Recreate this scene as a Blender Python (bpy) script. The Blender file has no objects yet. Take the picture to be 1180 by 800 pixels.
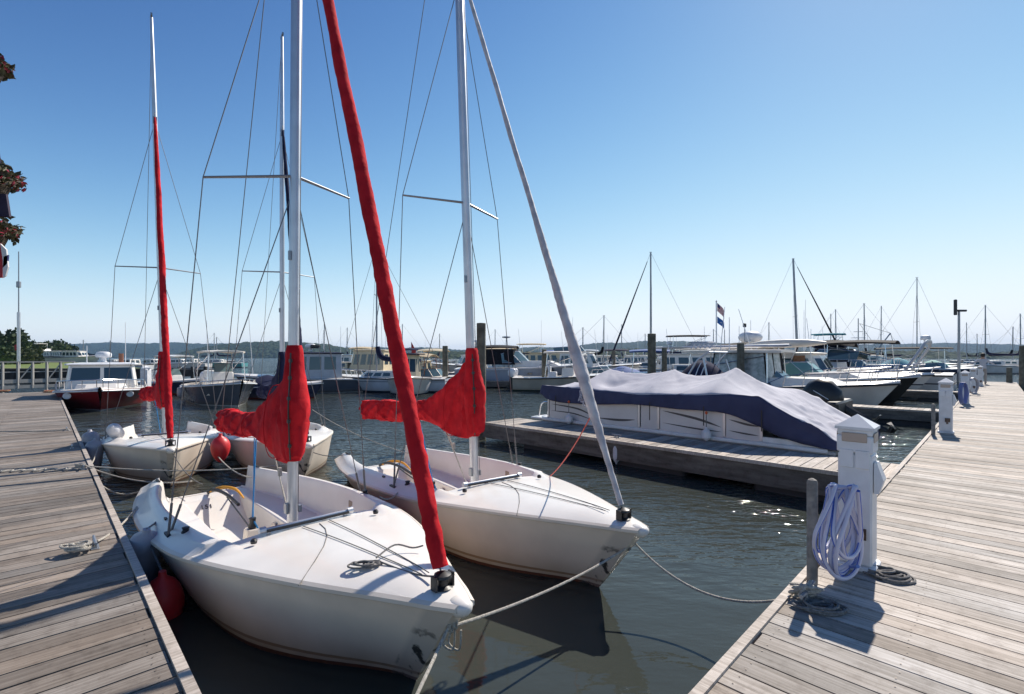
import bpy, bmesh, math, random
from mathutils import Vector, Matrix, noise
R=math.radians
random.seed(7)
sc=bpy.context.scene
col=sc.collection
HAZE=.00013
F=562.0; H0=412.0; EYE=1.98; DZ=.45
def at(px,py,z=0.0):
    """ground position of a feature seen in the photograph, at height z"""
    Y=F*(EYE-z)/(py-H0); return Vector(((px-590)/F*Y,Y,z))
def atY(px,Y,z=0.0): return Vector(((px-590)/F*Y,Y,z))
def zat(py,Y): return EYE+(H0-py)*Y/F
# ------------------------------------------------------------ materials
MATS={}
def newmat(name):
    m=bpy.data.materials.new(name); m.use_nodes=True
    nt=m.node_tree; return m,nt,nt.nodes['Principled BSDF']
def noise_mix(nt,c1,c2,scale,detail=4,coord='Object',stretch=None,lo=.35,hi=.65):
    tc=nt.nodes.new('ShaderNodeTexCoord'); n=nt.nodes.new('ShaderNodeTexNoise')
    n.inputs['Scale'].default_value=scale; n.inputs['Detail'].default_value=detail
    if stretch:
        mp=nt.nodes.new('ShaderNodeMapping'); mp.inputs['Scale'].default_value=stretch
        nt.links.new(tc.outputs[coord],mp.inputs[0]); nt.links.new(mp.outputs[0],n.inputs['Vector'])
    else: nt.links.new(tc.outputs[coord],n.inputs['Vector'])
    r=nt.nodes.new('ShaderNodeValToRGB'); e=r.color_ramp.elements
    e[0].position=lo; e[1].position=hi; e[0].color=(*c1,1); e[1].color=(*c2,1)
    nt.links.new(n.outputs['Fac'],r.inputs[0]); return r.outputs[0],n.outputs['Fac']
def mat(name,c,rough=.5,metal=0,var=.12,scale=3,bump=0,bscale=40,c2=None,spec=.5,sheen=0,coat=0,trans=0):
    if name in MATS: return MATS[name]
    m,nt,b=newmat(name)
    if c2 is None: c2=tuple(max(0,x*(1-var)) for x in c)
    o,f=noise_mix(nt,c2,c,scale)
    nt.links.new(o,b.inputs['Base Color'])
    b.inputs['Roughness'].default_value=rough; b.inputs['Metallic'].default_value=metal
    b.inputs['Specular IOR Level'].default_value=spec
    if sheen: b.inputs['Sheen Weight'].default_value=sheen
    if coat: b.inputs['Coat Weight'].default_value=coat
    if bump:
        tc=nt.nodes.new('ShaderNodeTexCoord'); n=nt.nodes.new('ShaderNodeTexNoise'); n.inputs['Scale'].default_value=bscale; n.inputs['Detail'].default_value=5
        nt.links.new(tc.outputs['Object'],n.inputs['Vector'])
        bp=nt.nodes.new('ShaderNodeBump'); bp.inputs['Strength'].default_value=bump; bp.inputs['Distance'].default_value=.02
        nt.links.new(n.outputs['Fac'],bp.inputs['Height']); nt.links.new(bp.outputs[0],b.inputs['Normal'])
    MATS[name]=m; return m
def wood(name,c1,c2,axis,rough=.75):
    """weathered boards: per-board tone attribute, long grain, stains"""
    if name in MATS: return MATS[name]
    m,nt,b=newmat(name); st=(1,1,1)
    st={'x':(1.5,38,10),'y':(38,1.5,10),'z':(30,30,1.5)}[axis]
    g,gf=noise_mix(nt,c1,c2,1.6,8,stretch=st,lo=.3,hi=.7)
    tc=nt.nodes.new('ShaderNodeTexCoord')
    n2=nt.nodes.new('ShaderNodeTexNoise'); n2.inputs['Scale'].default_value=1.3; n2.inputs['Detail'].default_value=6
    nt.links.new(tc.outputs['Object'],n2.inputs['Vector'])
    r2=nt.nodes.new('ShaderNodeValToRGB'); r2.color_ramp.elements[0].position=.35;r2.color_ramp.elements[1].position=.62
    r2.color_ramp.elements[0].color=(.80,.78,.76,1); r2.color_ramp.elements[1].color=(1.05,1.05,1.06,1)
    nt.links.new(n2.outputs['Fac'],r2.inputs[0])
    n3=nt.nodes.new('ShaderNodeTexNoise'); n3.inputs['Scale'].default_value=9; n3.inputs['Detail'].default_value=8; n3.inputs['Roughness'].default_value=.7
    nt.links.new(tc.outputs['Object'],n3.inputs['Vector'])
    r3=nt.nodes.new('ShaderNodeValToRGB'); r3.color_ramp.elements[0].position=.25;r3.color_ramp.elements[1].position=.5
    r3.color_ramp.elements[0].color=(.55,.52,.5,1); r3.color_ramp.elements[1].color=(1,1,1,1)
    nt.links.new(n3.outputs['Fac'],r3.inputs[0])
    at_=nt.nodes.new('ShaderNodeAttribute'); at_.attribute_name='tone'
    cur=g
    for o in (r2.outputs[0],r3.outputs[0],at_.outputs['Color']):
        mx=nt.nodes.new('ShaderNodeMix'); mx.data_type='RGBA'; mx.blend_type='MULTIPLY'; mx.inputs[0].default_value=1
        nt.links.new(cur,mx.inputs[6]); nt.links.new(o,mx.inputs[7]); cur=mx.outputs[2]
    nt.links.new(cur,b.inputs['Base Color']); b.inputs['Roughness'].default_value=rough
    b.inputs['Specular IOR Level'].default_value=.35
    bp=nt.nodes.new('ShaderNodeBump'); bp.inputs['Strength'].default_value=.5; bp.inputs['Distance'].default_value=.004
    nt.links.new(gf,bp.inputs['Height']); nt.links.new(bp.outputs[0],b.inputs['Normal'])
    MATS[name]=m; return m
def hullmat(name,top,bottom,line=.08,stripe=None,s0=0,s1=0,rough=.25,dirt=.5):
    """gelcoat with a painted bottom below the boot line, optional stripe, waterline grime"""
    if name in MATS: return MATS[name]
    m,nt,b=newmat(name)
    o,f=noise_mix(nt,tuple(x*.82 for x in top),top,1.6,6)
    tc=nt.nodes.new('ShaderNodeTexCoord'); sp=nt.nodes.new('ShaderNodeSeparateXYZ'); nt.links.new(tc.outputs['Object'],sp.inputs[0])
    n=nt.nodes.new('ShaderNodeTexNoise'); n.inputs['Scale'].default_value=2.5; n.inputs['Detail'].default_value=6
    mp=nt.nodes.new('ShaderNodeMapping'); mp.inputs['Scale'].default_value=(1,1,.3)
    nt.links.new(tc.outputs['Object'],mp.inputs[0]); nt.links.new(mp.outputs[0],n.inputs['Vector'])
    def less(v,off=0):
        x=nt.nodes.new('ShaderNodeMath'); x.operation='LESS_THAN'; nt.links.new(sp.outputs['Z'],x.inputs[0]); x.inputs[1].default_value=v; return x.outputs[0]
    def mixc(fac,a,bc):
        mx=nt.nodes.new('ShaderNodeMix'); mx.data_type='RGBA'
        if isinstance(fac,float): mx.inputs[0].default_value=fac
        else: nt.links.new(fac,mx.inputs[0])
        nt.links.new(a,mx.inputs[6])
        if isinstance(bc,tuple): mx.inputs[7].default_value=(*bc,1)
        else: nt.links.new(bc,mx.inputs[7])
        return mx.outputs[2]
    # waterline grime: brownish film fading upward, broken by noise
    mr=nt.nodes.new('ShaderNodeMapRange'); mr.inputs[1].default_value=line+.22; mr.inputs[2].default_value=line; mr.inputs[3].default_value=0; mr.inputs[4].default_value=dirt
    nt.links.new(sp.outputs['Z'],mr.inputs[0])
    ml=nt.nodes.new('ShaderNodeMath'); ml.operation='MULTIPLY'; nt.links.new(mr.outputs[0],ml.inputs[0]); nt.links.new(n.outputs['Fac'],ml.inputs[1])
    c=mixc(ml.outputs[0],o,(.30,.21,.11))
    if stripe:
        a=less(s1); d=less(s0); x=nt.nodes.new('ShaderNodeMath'); x.operation='SUBTRACT'; nt.links.new(a,x.inputs[0]); nt.links.new(d,x.inputs[1])
        c=mixc(x.outputs[0],c,stripe)
    c=mixc(less(line),c,bottom)
    nt.links.new(c,b.inputs['Base Color']); b.inputs['Roughness'].default_value=rough; b.inputs['Specular IOR Level'].default_value=.35
    MATS[name]=m; return m
def glass(name,tint=(.03,.05,.06),rough=.03,alpha=1):
    if name in MATS: return MATS[name]
    m,nt,b=newmat(name); b.inputs['Base Color'].default_value=(*tint,1); b.inputs['Roughness'].default_value=rough
    b.inputs['Specular IOR Level'].default_value=1
    if alpha<1: b.inputs['Alpha'].default_value=alpha
    MATS[name]=m; return m
GEL=mat('gelcoat_white',(.77,.735,.685),.32,var=.09,scale=2.5,coat=.2)
GELC=mat('gelcoat_cream',(.72,.65,.56),.4,var=.12,scale=3,bump=.05,bscale=180)
GELG=mat('gelcoat_grey',(.42,.44,.48),.35)
WHITE=mat('paint_white',(.74,.75,.77),.4,var=.15,scale=6)
ALU=mat('aluminium',(.62,.63,.66),.38,.75,var=.15,scale=4)
ALUD=mat('aluminium_dark',(.30,.32,.35),.4,.6)
STEEL=mat('stainless',(.72,.73,.75),.2,1,var=.05)
BLACK=mat('black_plastic',(.02,.02,.022),.45,var=.3)
RUB=mat('rubber',(.045,.045,.05),.7)
NAVY=mat('navy_canvas',(.018,.022,.06),.9,var=.35,scale=5,bump=.25,bscale=20,spec=.2)
BLKC=mat('black_canvas',(.012,.012,.016),.85,var=.4,scale=5,bump=.25,bscale=14,spec=.2)
RED=mat('red_canvas',(.58,.018,.026),.9,c2=(.40,.010,.017),scale=7,bump=.5,bscale=14,spec=.15)
REDV=mat('red_vinyl',(.66,.03,.035),.45,var=.25,scale=8)
GRYV=mat('grey_vinyl',(.42,.42,.47),.45,var=.3,scale=6)
WHTV=mat('white_vinyl',(.72,.72,.74),.45,var=.2,scale=6)
TEAL=mat('teal_canvas',(.02,.25,.33),.8)
BLUEC=mat('blue_canvas',(.03,.09,.28),.8)
TAN=mat('tan_canvas',(.50,.40,.26),.85)
CREAM=mat('cream_paint',(.68,.57,.38),.5)
TEAK=mat('varnished_teak',(.28,.11,.035),.35,c2=(.17,.06,.02),scale=12)
SAIL=mat('sail_sleeve',(.62,.60,.60),.7,c2=(.42,.40,.42),scale=9,bump=.3,bscale=18)
ROPE=mat('rope_white',(.62,.59,.52),.9,c2=(.40,.37,.32),scale=60,bump=.8,bscale=250)
ROPEB=mat('rope_blue',(.02,.22,.50),.85,c2=(.02,.15,.36),scale=60)
ROPEG=mat('rope_grey',(.22,.21,.2),.9,c2=(.12,.115,.11),scale=60)
ROPER=mat('rope_red',(.55,.12,.1),.9,scale=60)
WIRE=mat('wire',(.16,.16,.17),.45,.6)
YEL=mat('yellow_foam',(.78,.36,.03),.6,var=.2,scale=20)
PILE=mat('piling_wood',(.17,.16,.125),.9,c2=(.085,.08,.06),scale=5,bump=.7,bscale=14)
PILEG=mat('post_wood',(.30,.28,.25),.85,c2=(.16,.15,.14),scale=14,bump=.5,bscale=30)
GLS=glass('glass_dark'); GLT=glass('glass_tint',(.10,.16,.17),.05)
VINY=mat('clear_vinyl',(.42,.44,.45),.15,c2=(.20,.22,.22),scale=6,spec=.8)
SKIN=mat('skin',(.45,.27,.19),.6); HAIR=mat('hair',(.03,.02,.015),.7)
# ------------------------------------------------------------ mesh builder
class MB:
    def __init__(s): s.v=[];s.f=[];s.tone=[];s.mi=[];s.m=0;s.t=1.0
    def add(s,vs,fs,tone=None):
        n=len(s.v); s.v+= [tuple(v) for v in vs]
        for f in fs: s.f.append([i+n for i in f]); s.tone.append(s.t if tone is None else tone); s.mi.append(s.m)
    def box(s,c,d,rot=None,taper=1,tone=None,bev=0):
        hx,hy,hz=d[0]/2,d[1]/2,d[2]/2
        if bev:
            b=min(bev,hx*.9,hy*.9,hz*.9); vs=[];fs=[]
            # chamfered vertical ring box: 8-gon outline inset top/bottom
            def ring(i,z): 
                x,y=hx-i,hy-i
                return [(x,y-b,z),(x-b,y,z),(-x+b,y,z),(-x,y-b,z),(-x,-y+b,z),(-x+b,-y,z),(x-b,-y,z),(x,-y+b,z)]
            for i,z in((b*.8,-hz),(0,-hz+b),(0,hz-b),(b*.8,hz)): vs+=ring(i,z)
            for k in range(3):
                for j in range(8): fs.append((k*8+j,k*8+(j+1)%8,(k+1)*8+(j+1)%8,(k+1)*8+j))
            fs.append(tuple(range(7,-1,-1))); fs.append(tuple(range(24,32)))
            vs=[(x*(taper if z>0 else 1),y*(taper if z>0 else 1),z) for x,y,z in vs]
        else:
            vs=[(x*hx*(taper if z>0 else 1),y*hy*(taper if z>0 else 1),z*hz) for z in(-1,1) for y in(-1,1) for x in(-1,1)]
            fs=[(0,2,3,1),(4,5,7,6),(0,1,5,4),(1,3,7,5),(3,2,6,7),(2,0,4,6)]
        M=Matrix.Translation(c)@(rot.to_4x4() if rot is not None else Matrix())
        s.add([M@Vector(v) for v in vs],fs,tone); return s
    def bar(s,a,b,w,h,tone=None,bev=0):
        a=Vector(a);b=Vector(b);d=b-a; q=d.to_track_quat('X','Z'); 
        return s.box((a+b)/2,(d.length,w,h),q.to_matrix(),tone=tone,bev=bev)
    def tube(s,pts,r,n=8,cap=True,flat=1.0):
        pts=[Vector(p) for p in pts]; rs=r if isinstance(r,(list,tuple)) else [r]*len(pts)
        up=Vector((0,0,1)); prev=None; rings=[]
        for i,p in enumerate(pts):
            t=(pts[min(i+1,len(pts)-1)]-pts[max(i-1,0)]); 
            if t.length<1e-9: t=Vector((0,0,1))
            t.normalize()
            if prev is None:
                u=t.cross(Vector((0,0,1))); 
                if u.length<.05: u=t.cross(Vector((0,1,0)))
            else: u=prev-t*prev.dot(t)
            if u.length<1e-6: u=t.orthogonal()
            u.normalize(); w=t.cross(u); prev=u
            rings.append([p+(u*math.cos(2*math.pi*k/n)+w*flat*math.sin(2*math.pi*k/n))*rs[i] for k in range(n)])
        s.loft(rings,closed=True,cap=cap); return s
    def loft(s,rings,closed=True,cap=False,tone=None):
        n=len(rings[0]); vs=[v for r in rings for v in r]; fs=[]
        for i in range(len(rings)-1):
            for k in range(n if closed else n-1):
                k2=(k+1)%n; fs.append((i*n+k,i*n+k2,(i+1)*n+k2,(i+1)*n+k))
        if cap: fs.append(tuple(range(n-1,-1,-1))); fs.append(tuple((len(rings)-1)*n+k for k in range(n)))
        s.add(vs,fs,tone); return s
    def lathe(s,prof,c=(0,0,0),n=16,rot=None,sc=(1,1)):
        rings=[]; M=Matrix.Translation(c)@(rot.to_4x4() if rot is not None else Matrix())
        for r,z in prof: rings.append([M@Vector((r*sc[0]*math.cos(2*math.pi*k/n),r*sc[1]*math.sin(2*math.pi*k/n),z)) for k in range(n)])
        s.loft(rings,True,True); return s
    def poly(s,pts,th,nrm=None):
        """flat polygon with thickness"""
        pts=[Vector(p) for p in pts]; nv=(pts[1]-pts[0]).cross(pts[2]-pts[0]).normalized() if nrm is None else Vector(nrm).normalized()
        n=len(pts); vs=[p+nv*th/2 for p in pts]+[p-nv*th/2 for p in pts]
        fs=[tuple(range(n)),tuple(range(2*n-1,n-1,-1))]+[(k,n+k,n+(k+1)%n,(k+1)%n) for k in range(n)]
        s.add(vs,fs); return s
    def build(s,name,m,parent=None,smooth=35,loc=None,bev=0,subs=0,solid=0):
        me=bpy.data.meshes.new(name); me.from_pydata(s.v,[],s.f)
        ms=m if isinstance(m,(list,tuple)) else [m]
        for x in ms: me.materials.append(x)
        if len(ms)>1: me.polygons.foreach_set('material_index',s.mi)
        a=me.attributes.new('tone','FLOAT_COLOR','FACE')
        dat=[]
        for t in s.tone: dat+= ([t,t,t,1] if not isinstance(t,tuple) else [*t,1])
        a.data.foreach_set('color',dat)
        bm=bmesh.new(); bm.from_mesh(me); bmesh.ops.recalc_face_normals(bm,faces=bm.faces); bm.to_mesh(me); bm.free()
        if smooth:
            me.polygons.foreach_set('use_smooth',[True]*len(me.polygons)); me.set_sharp_from_angle(angle=R(smooth))
        me.update()
        o=bpy.data.objects.new(name,me); col.objects.link(o)
        if parent: o.parent=parent
        if loc is not None: o.location=loc
        if solid:
            q=o.modifiers.new('solid','SOLIDIFY'); q.thickness=solid; q.offset=0
        if bev:
            q=o.modifiers.new('bev','BEVEL'); q.width=bev; q.segments=2; q.limit_method='ANGLE'
        if subs:
            q=o.modifiers.new('sub','SUBSURF'); q.levels=subs; q.render_levels=subs
        return o
def tag(o,label=None,cat=None,group=None,kind=None):
    if label: o['label']=label
    if cat: o['category']=cat
    if group: o['group']=group
    if kind: o['kind']=kind
    return o
def thing(name,label,cat,loc=(0,0,0),rz=0,group=None):
    o=bpy.data.objects.new(name,None); o.empty_display_size=.2; col.objects.link(o); o.location=loc; o.rotation_euler=(0,0,rz)
    return tag(o,label,cat,group)
def copy_tree(o,loc,rz,label=None,group=None,parent=None):
    c=o.copy(); col.objects.link(c)
    if parent is not None: c.parent=parent
    else:
        c.location=loc; c.rotation_euler=(0,0,rz)
        if label: c['label']=label
        if group: c['group']=group
    for ch in list(o.children): copy_tree(ch,None,None,parent=c)
    return c
def catenary(a,b,sag,n=14):
    a=Vector(a);b=Vector(b); return [a.lerp(b,i/n)-Vector((0,0,sag*4*(i/n)*(1-i/n))) for i in range(n+1)]
def smooth(pts,n=6):
    """Catmull-Rom through points"""
    P=[Vector(p) for p in pts]; out=[]
    for i in range(len(P)-1):
        p0=P[max(i-1,0)];p1=P[i];p2=P[i+1];p3=P[min(i+2,len(P)-1)]
        for k in range(n):
            t=k/n; out.append(.5*((2*p1)+(-p0+p2)*t+(2*p0-5*p1+4*p2-p3)*t*t+(-p0+3*p1-3*p2+p3)*t**3))
    out.append(P[-1]); return out
def interp(x,tab):
    if x<=tab[0][0]: return tab[0][1]
    for (a,b),(c,d) in zip(tab,tab[1:]):
        if x<=c:
            t=(x-a)/(c-a); return b+(d-b)*t
    return tab[-1][1]
def sinterp(x,tab):
    """smooth (catmull) interpolation of a table"""
    n=len(tab)
    if x<=tab[0][0]: return tab[0][1]
    if x>=tab[-1][0]: return tab[-1][1]
    for i in range(n-1):
        if x<=tab[i+1][0]:
            x0,y0=tab[i];x1,y1=tab[i+1]; h=x1-x0
            m0=(y1-tab[i-1][1])/(x1-tab[i-1][0]) if i>0 else (y1-y0)/h
            m1=(tab[i+2][1]-y0)/(tab[i+2][0]-x0) if i+2<n else (y1-y0)/h
            t=(x-x0)/h
            return (2*t**3-3*t*t+1)*y0+(t**3-2*t*t+t)*h*m0+(-2*t**3+3*t*t)*y1+(t**3-t*t)*h*m1
# ------------------------------------------------------------ camera, light, sky
cam=bpy.data.objects.new('camera',bpy.data.cameras.new('camera')); col.objects.link(cam)
cam.location=(0,0,EYE); cam.rotation_euler=(R(90),0,0); cam.data.sensor_width=36; cam.data.lens=F/1180*36
cam.data.shift_y=12/1180; cam.data.clip_start=.05; cam.data.clip_end=20000; sc.camera=cam
SUN_AZ=R(38); SUN_EL=R(42)      # azimuth to the right of straight ahead (+Y)
sd=Vector((math.sin(SUN_AZ)*math.cos(SUN_EL),math.cos(SUN_AZ)*math.cos(SUN_EL),math.sin(SUN_EL)))
sun=bpy.data.objects.new('sun',bpy.data.lights.new('sun','SUN')); col.objects.link(sun)
sun.rotation_euler=sd.to_track_quat('Z','Y').to_euler(); sun.data.energy=4.2; sun.data.angle=R(.53); sun.data.color=(1,.92,.82)
w=bpy.data.worlds.new('World'); sc.world=w; w.use_nodes=True; nt=w.node_tree
sky=nt.nodes.new('ShaderNodeTexSky'); sky.sky_type='NISHITA'; sky.sun_disc=False; sky.sun_elevation=SUN_EL; sky.sun_rotation=SUN_AZ
sky.air_density=0.65; sky.dust_density=0.04; sky.ozone_density=0.5
def _vm(op,a,b):
    n=nt.nodes.new('ShaderNodeVectorMath'); n.operation=op
    for i,x in enumerate((a,b)):
        if isinstance(x,tuple): n.inputs[i].default_value=x
        else: nt.links.new(x,n.inputs[i])
    return n.outputs[0]
# film-like shoulder so the glow near the sun and the horizon keep their colour
_r=_vm('DIVIDE',sky.outputs[0],(2.9, 3.05, 3.4)); _g=nt.nodes.new('ShaderNodeGamma'); nt.links.new(_r,_g.inputs[0]); _g.inputs[1].default_value=2.3
_c=_vm('MULTIPLY',_vm('DIVIDE',_g.outputs[0],_vm('ADD',_g.outputs[0],(1,1,1))),(8.7, 8.7, 8.8))
nt.links.new(_c,nt.nodes['Background'].inputs[0]); nt.nodes['Background'].inputs[1].default_value=.085
sc.view_settings.view_transform='Standard'; sc.view_settings.look='None'; sc.view_settings.exposure=0.68; sc.view_settings.gamma=1
sc.cycles.max_bounces=6; sc.cycles.transparent_max_bounces=12
# ------------------------------------------------------------ water
def water(holes=()):
    m,nt,b=newmat('harbour_water')
    b.inputs['Base Color'].default_value=(.040,.046,.040,1); b.inputs['Roughness'].default_value=.03; b.inputs['IOR'].default_value=1.33
    tc=nt.nodes.new('ShaderNodeTexCoord')
    def nz(scale,det,stretch,rot=0,rough=.5):
        mp=nt.nodes.new('ShaderNodeMapping'); mp.inputs['Scale'].default_value=stretch; mp.inputs['Rotation'].default_value=(0,0,rot)
        nt.links.new(tc.outputs['Object'],mp.inputs[0]); n=nt.nodes.new('ShaderNodeTexNoise'); n.inputs['Scale'].default_value=scale; n.inputs['Detail'].default_value=det; n.inputs['Roughness'].default_value=rough
        nt.links.new(mp.outputs[0],n.inputs['Vector']); return n.outputs['Fac']
    a=nz(1.5,2,(.7,1.3,1),R(12)); c=nz(5.5,2,(.65,1.5,1),R(-8)); gust=nz(.16,3,(1,1,1)); d=nz(13,2,(.7,1.3,1),R(20))
    mr=nt.nodes.new('ShaderNodeMapRange'); mr.inputs[1].default_value=.4;mr.inputs[2].default_value=.62;mr.inputs[3].default_value=.35;mr.inputs[4].default_value=1.0
    nt.links.new(gust,mr.inputs[0])
    # ripples grow away from the sheltered corner between the docks
    sp=nt.nodes.new('ShaderNodeVectorMath'); sp.operation='LENGTH'; nt.links.new(tc.outputs['Object'],sp.inputs[0])
    m2=nt.nodes.new('ShaderNodeMapRange'); m2.inputs[1].default_value=4;m2.inputs[2].default_value=15;m2.inputs[3].default_value=.05;m2.inputs[4].default_value=1
    nt.links.new(sp.outputs['Value'],m2.inputs[0])
    def mul(x,y):
        q=nt.nodes.new('ShaderNodeMath'); q.operation='MULTIPLY'; nt.links.new(x,q.inputs[0])
        if isinstance(y,float): q.inputs[1].default_value=y
        else: nt.links.new(y,q.inputs[1])
        return q.outputs[0]
    def add(x,y):
        q=nt.nodes.new('ShaderNodeMath'); q.operation='ADD'; nt.links.new(x,q.inputs[0]); nt.links.new(y,q.inputs[1]); return q.outputs[0]
    amp=mul(mr.outputs[0],m2.outputs[0])
    h=add(mul(mul(a,m2.outputs[0]),.21),mul(mul(add(c,mul(d,.3)),amp),.15))
    bp=nt.nodes.new('ShaderNodeBump'); bp.inputs['Strength'].default_value=1; bp.inputs['Distance'].default_value=.85
    nt.links.new(h,bp.inputs['Height']); nt.links.new(bp.outputs[0],b.inputs['Normal'])
    # the hulls displace the water: one opening per open cockpit
    bm=bmesh.new(); ed=[]
    for loop in [[(-4000,-300,0),(4000,-300,0),(4000,6000,0),(-4000,6000,0)]]+list(holes):
        vv=[bm.verts.new(p) for p in loop]; ed+=[bm.edges.new((vv[i],vv[(i+1)%len(vv)])) for i in range(len(vv))]
    bmesh.ops.triangle_fill(bm,edges=ed,use_beauty=True,use_dissolve=False,normal=(0,0,1))
    mb=MB(); bm.verts.index_update(); mb.add([v.co[:] for v in bm.verts],[[v.index for v in f.verts] if f.normal.z>0 else [v.index for v in f.verts][::-1] for f in bm.faces]); bm.free()
    tag(mb.build('water',m,smooth=0),kind='structure')
    mb=MB(); mb.add([(-4000,-300,-3),(4000,-300,-3),(4000,6000,-3),(-4000,6000,-3)],[(0,1,2,3)])
    tag(mb.build('harbour_bed',mat('mud',(.06,.05,.03),.9),smooth=0),kind='structure')
# ------------------------------------------------------------ docks
DECKL=wood('deck_boards_grey',(.185,.155,.13),(.34,.30,.26),'y')
DECKR=wood('deck_boards_pale',(.29,.25,.21),(.55,.495,.44),'y')
FASC=wood('dock_fascia_wood',(.10,.085,.07),(.2,.175,.15),'x')
LD=Vector((-.6934,.7205,0)); RD=Vector((.7059,.7083,0)); FD=Vector((-.7085,.7057,0))
L0=Vector((-1.451,2.216,0)); R0=Vector((.848,2.216,0))
def deck(name,label,org,d,length,width,side,start=0,mats=None,pitch=.147,bw=.136,fascia=.26,ragged=.012,piles=(),edge=True):
    """boards run across; local x along the dock, y to the inside"""
    rz=math.atan2(d.y,d.x); t=thing(name,label,'dock',(org.x,org.y,0),rz)
    rng=random.Random(hash(label)%999 if False else len(label)*7)
    m=MB(); n=int((length-start)/pitch)
    for i in range(n):
        x=start+(i+.5)*pitch; tn=rng.uniform(.60,1.16); e=rng.uniform(-ragged,ragged); dz=rng.uniform(-.0015,.0015)
        if rng.random()<.12: tn*=.82
        warm=rng.uniform(-.05,.05); tone=(tn*(1+warm),tn,tn*(1-warm))
        # board joint somewhere for wide docks
        js=[0,width]
        if width>2.5: js=[0,width*rng.choice((.34,.5,.66)),width]
        for a,b in zip(js,js[1:]):
            y0=a+(.003 if a else .028+e); y1=b-.003
            m.box((x,side*(y0+y1)/2,DZ-.019+dz),(bw,abs(y1-y0),.038),tone=tone)
            tn2=rng.uniform(.75,1.1); tone=(tn2*(1+warm),tn2,tn2*(1-warm))
    m.build('decking',mats or DECKL,t,smooth=0)
    m=MB(); ys=[.09+k*(width-.18)/(3 if width<2.5 else 5) for k in range(4 if width<2.5 else 6)]
    for i in range(min(n,int(11/pitch))):
        x=start+(i+.5)*pitch
        for yy in ys:
            for dx in(-.035,.035):
                cx=x+dx+rng.uniform(-.006,.006); cy=side*(yy+rng.uniform(-.008,.008)); q=.0045
                m.add([(cx+q*math.cos(a),cy+q*math.sin(a),DZ+.0032) for a in (0,1.05,2.09,3.14,4.19,5.24)],[(0,1,2,3,4,5)])
    m.build('nail_heads',mat('nail_steel',(.16,.13,.11),.6,.3),t,smooth=0)
    if edge:
        m=MB()
        seg=3.6; x=start
        while x<length:
            x2=min(x+seg,length); tn=rng.uniform(.8,1.15)
            m.box(((x+x2)/2,side*.0,DZ-.012),(x2-x-.006,.05,.055),tone=tn); x=x2
        m.build('edge_trim',DECKR,t,smooth=0)
    m=MB()
    for yy,off in((0,-.004),(width,.004)):
        x=start
        while x<length-.01:
            x2=min(x+4.2,length); 
            m.box(((x+x2)/2,side*(yy)+side*(.03 if yy==0 else -.03),DZ-.042-fascia/2),(x2-x-.008,.045,fascia),tone=rng.uniform(.8,1.2)); x=x2
    for xx in (start+.03,length-.03): m.box((xx,side*width/2,DZ-.042-fascia/2),(.045,width-.12,fascia),tone=1)
    m.build('fascia_beam',FASC,t,smooth=0)
    m=MB(); x=start+1.0
    while x<length-.4:
        m.box((x,side*width/2,.02),(1.3,width*.8,.26),bev=.03); x+=2.4
    m.build('float_drum',RUB,t)
    m=MB()     # stringers keep the gaps dark, as under a real deck
    for k in range(5): m.box(((start+length)/2,side*(.1+(width-.2)*k/4),DZ-.12),(length-start-.1,.04,.15))
    m.build('stringer',FASC,t,smooth=0)
    return t
dockL=deck('floating_dock','wide weathered grey plank dock at left beside the small sailboats',L0,LD,27.5,3.5,1,start=-7)
dockR=deck('floating_dock','long sunlit pale plank walkway running off to the right past the white power posts',R0,RD,41,1.78,-1,start=-1.62,mats=DECKR,bw=.136)
F1=Vector((4.72,6.085,0))
fing1=deck('finger_pier','narrow finger pier in front of the covered pontoon boat',F1,FD,7.65,1.22,-1,mats=DECKR,fascia=.30)
F2=R0+RD*16.0
def finger(b,label,L=8.0,w=1.0): 
    p=R0+RD*b; return deck('finger_pier',label,p,FD,L,w,-1,mats=DECKR,pitch=.147)
finger(16.0,'short finger pier running into the dark shade behind the second power post')
finger(26.6,'third finger pier, between the sport boats further up the walkway')
# far-off dock sections behind the moored boats
def farpier(name,label,p,q,w=1.6,z=.45,fasc=.35):
    p=Vector(p);q=Vector(q);d=(q-p); L=d.length; t=thing(name,label,'dock',(p.x,p.y,0),math.atan2(d.y,d.x))
    m=MB(); n=int(L/.6); rng=random.Random(int(L*10))
    for i in range(n): m.box(((i+.5)*L/n,w/2,z-.02),(L/n-.02,w,.04),tone=rng.uniform(.8,1.1))
    m.build('decking',DECKR,t,smooth=0)
    m=MB(); m.box((L/2,0,z-.04-fasc/2),(L,.06,fasc)); m.box((L/2,w,z-.04-fasc/2),(L,.06,fasc)); m.build('fascia_beam',FASC,t,smooth=0)
    return t
farpier('far_pier','low distant pier in front of the big blue-grey cruiser',(-2.6,32,0),(9,30,0))
farpier('far_pier','distant pier with boats on both sides left of the small blue-hulled sailboat',(-13,31,0),(-3.4,37,0))
farpier('far_pier','pier behind the covered pontoon boat crowded with powerboats',(7,33,0),(30,48,0))
farpier('far_pier','pier at the far left where the grey centre console lies',(-26,33,0),(-13.5,33,0))
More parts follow.
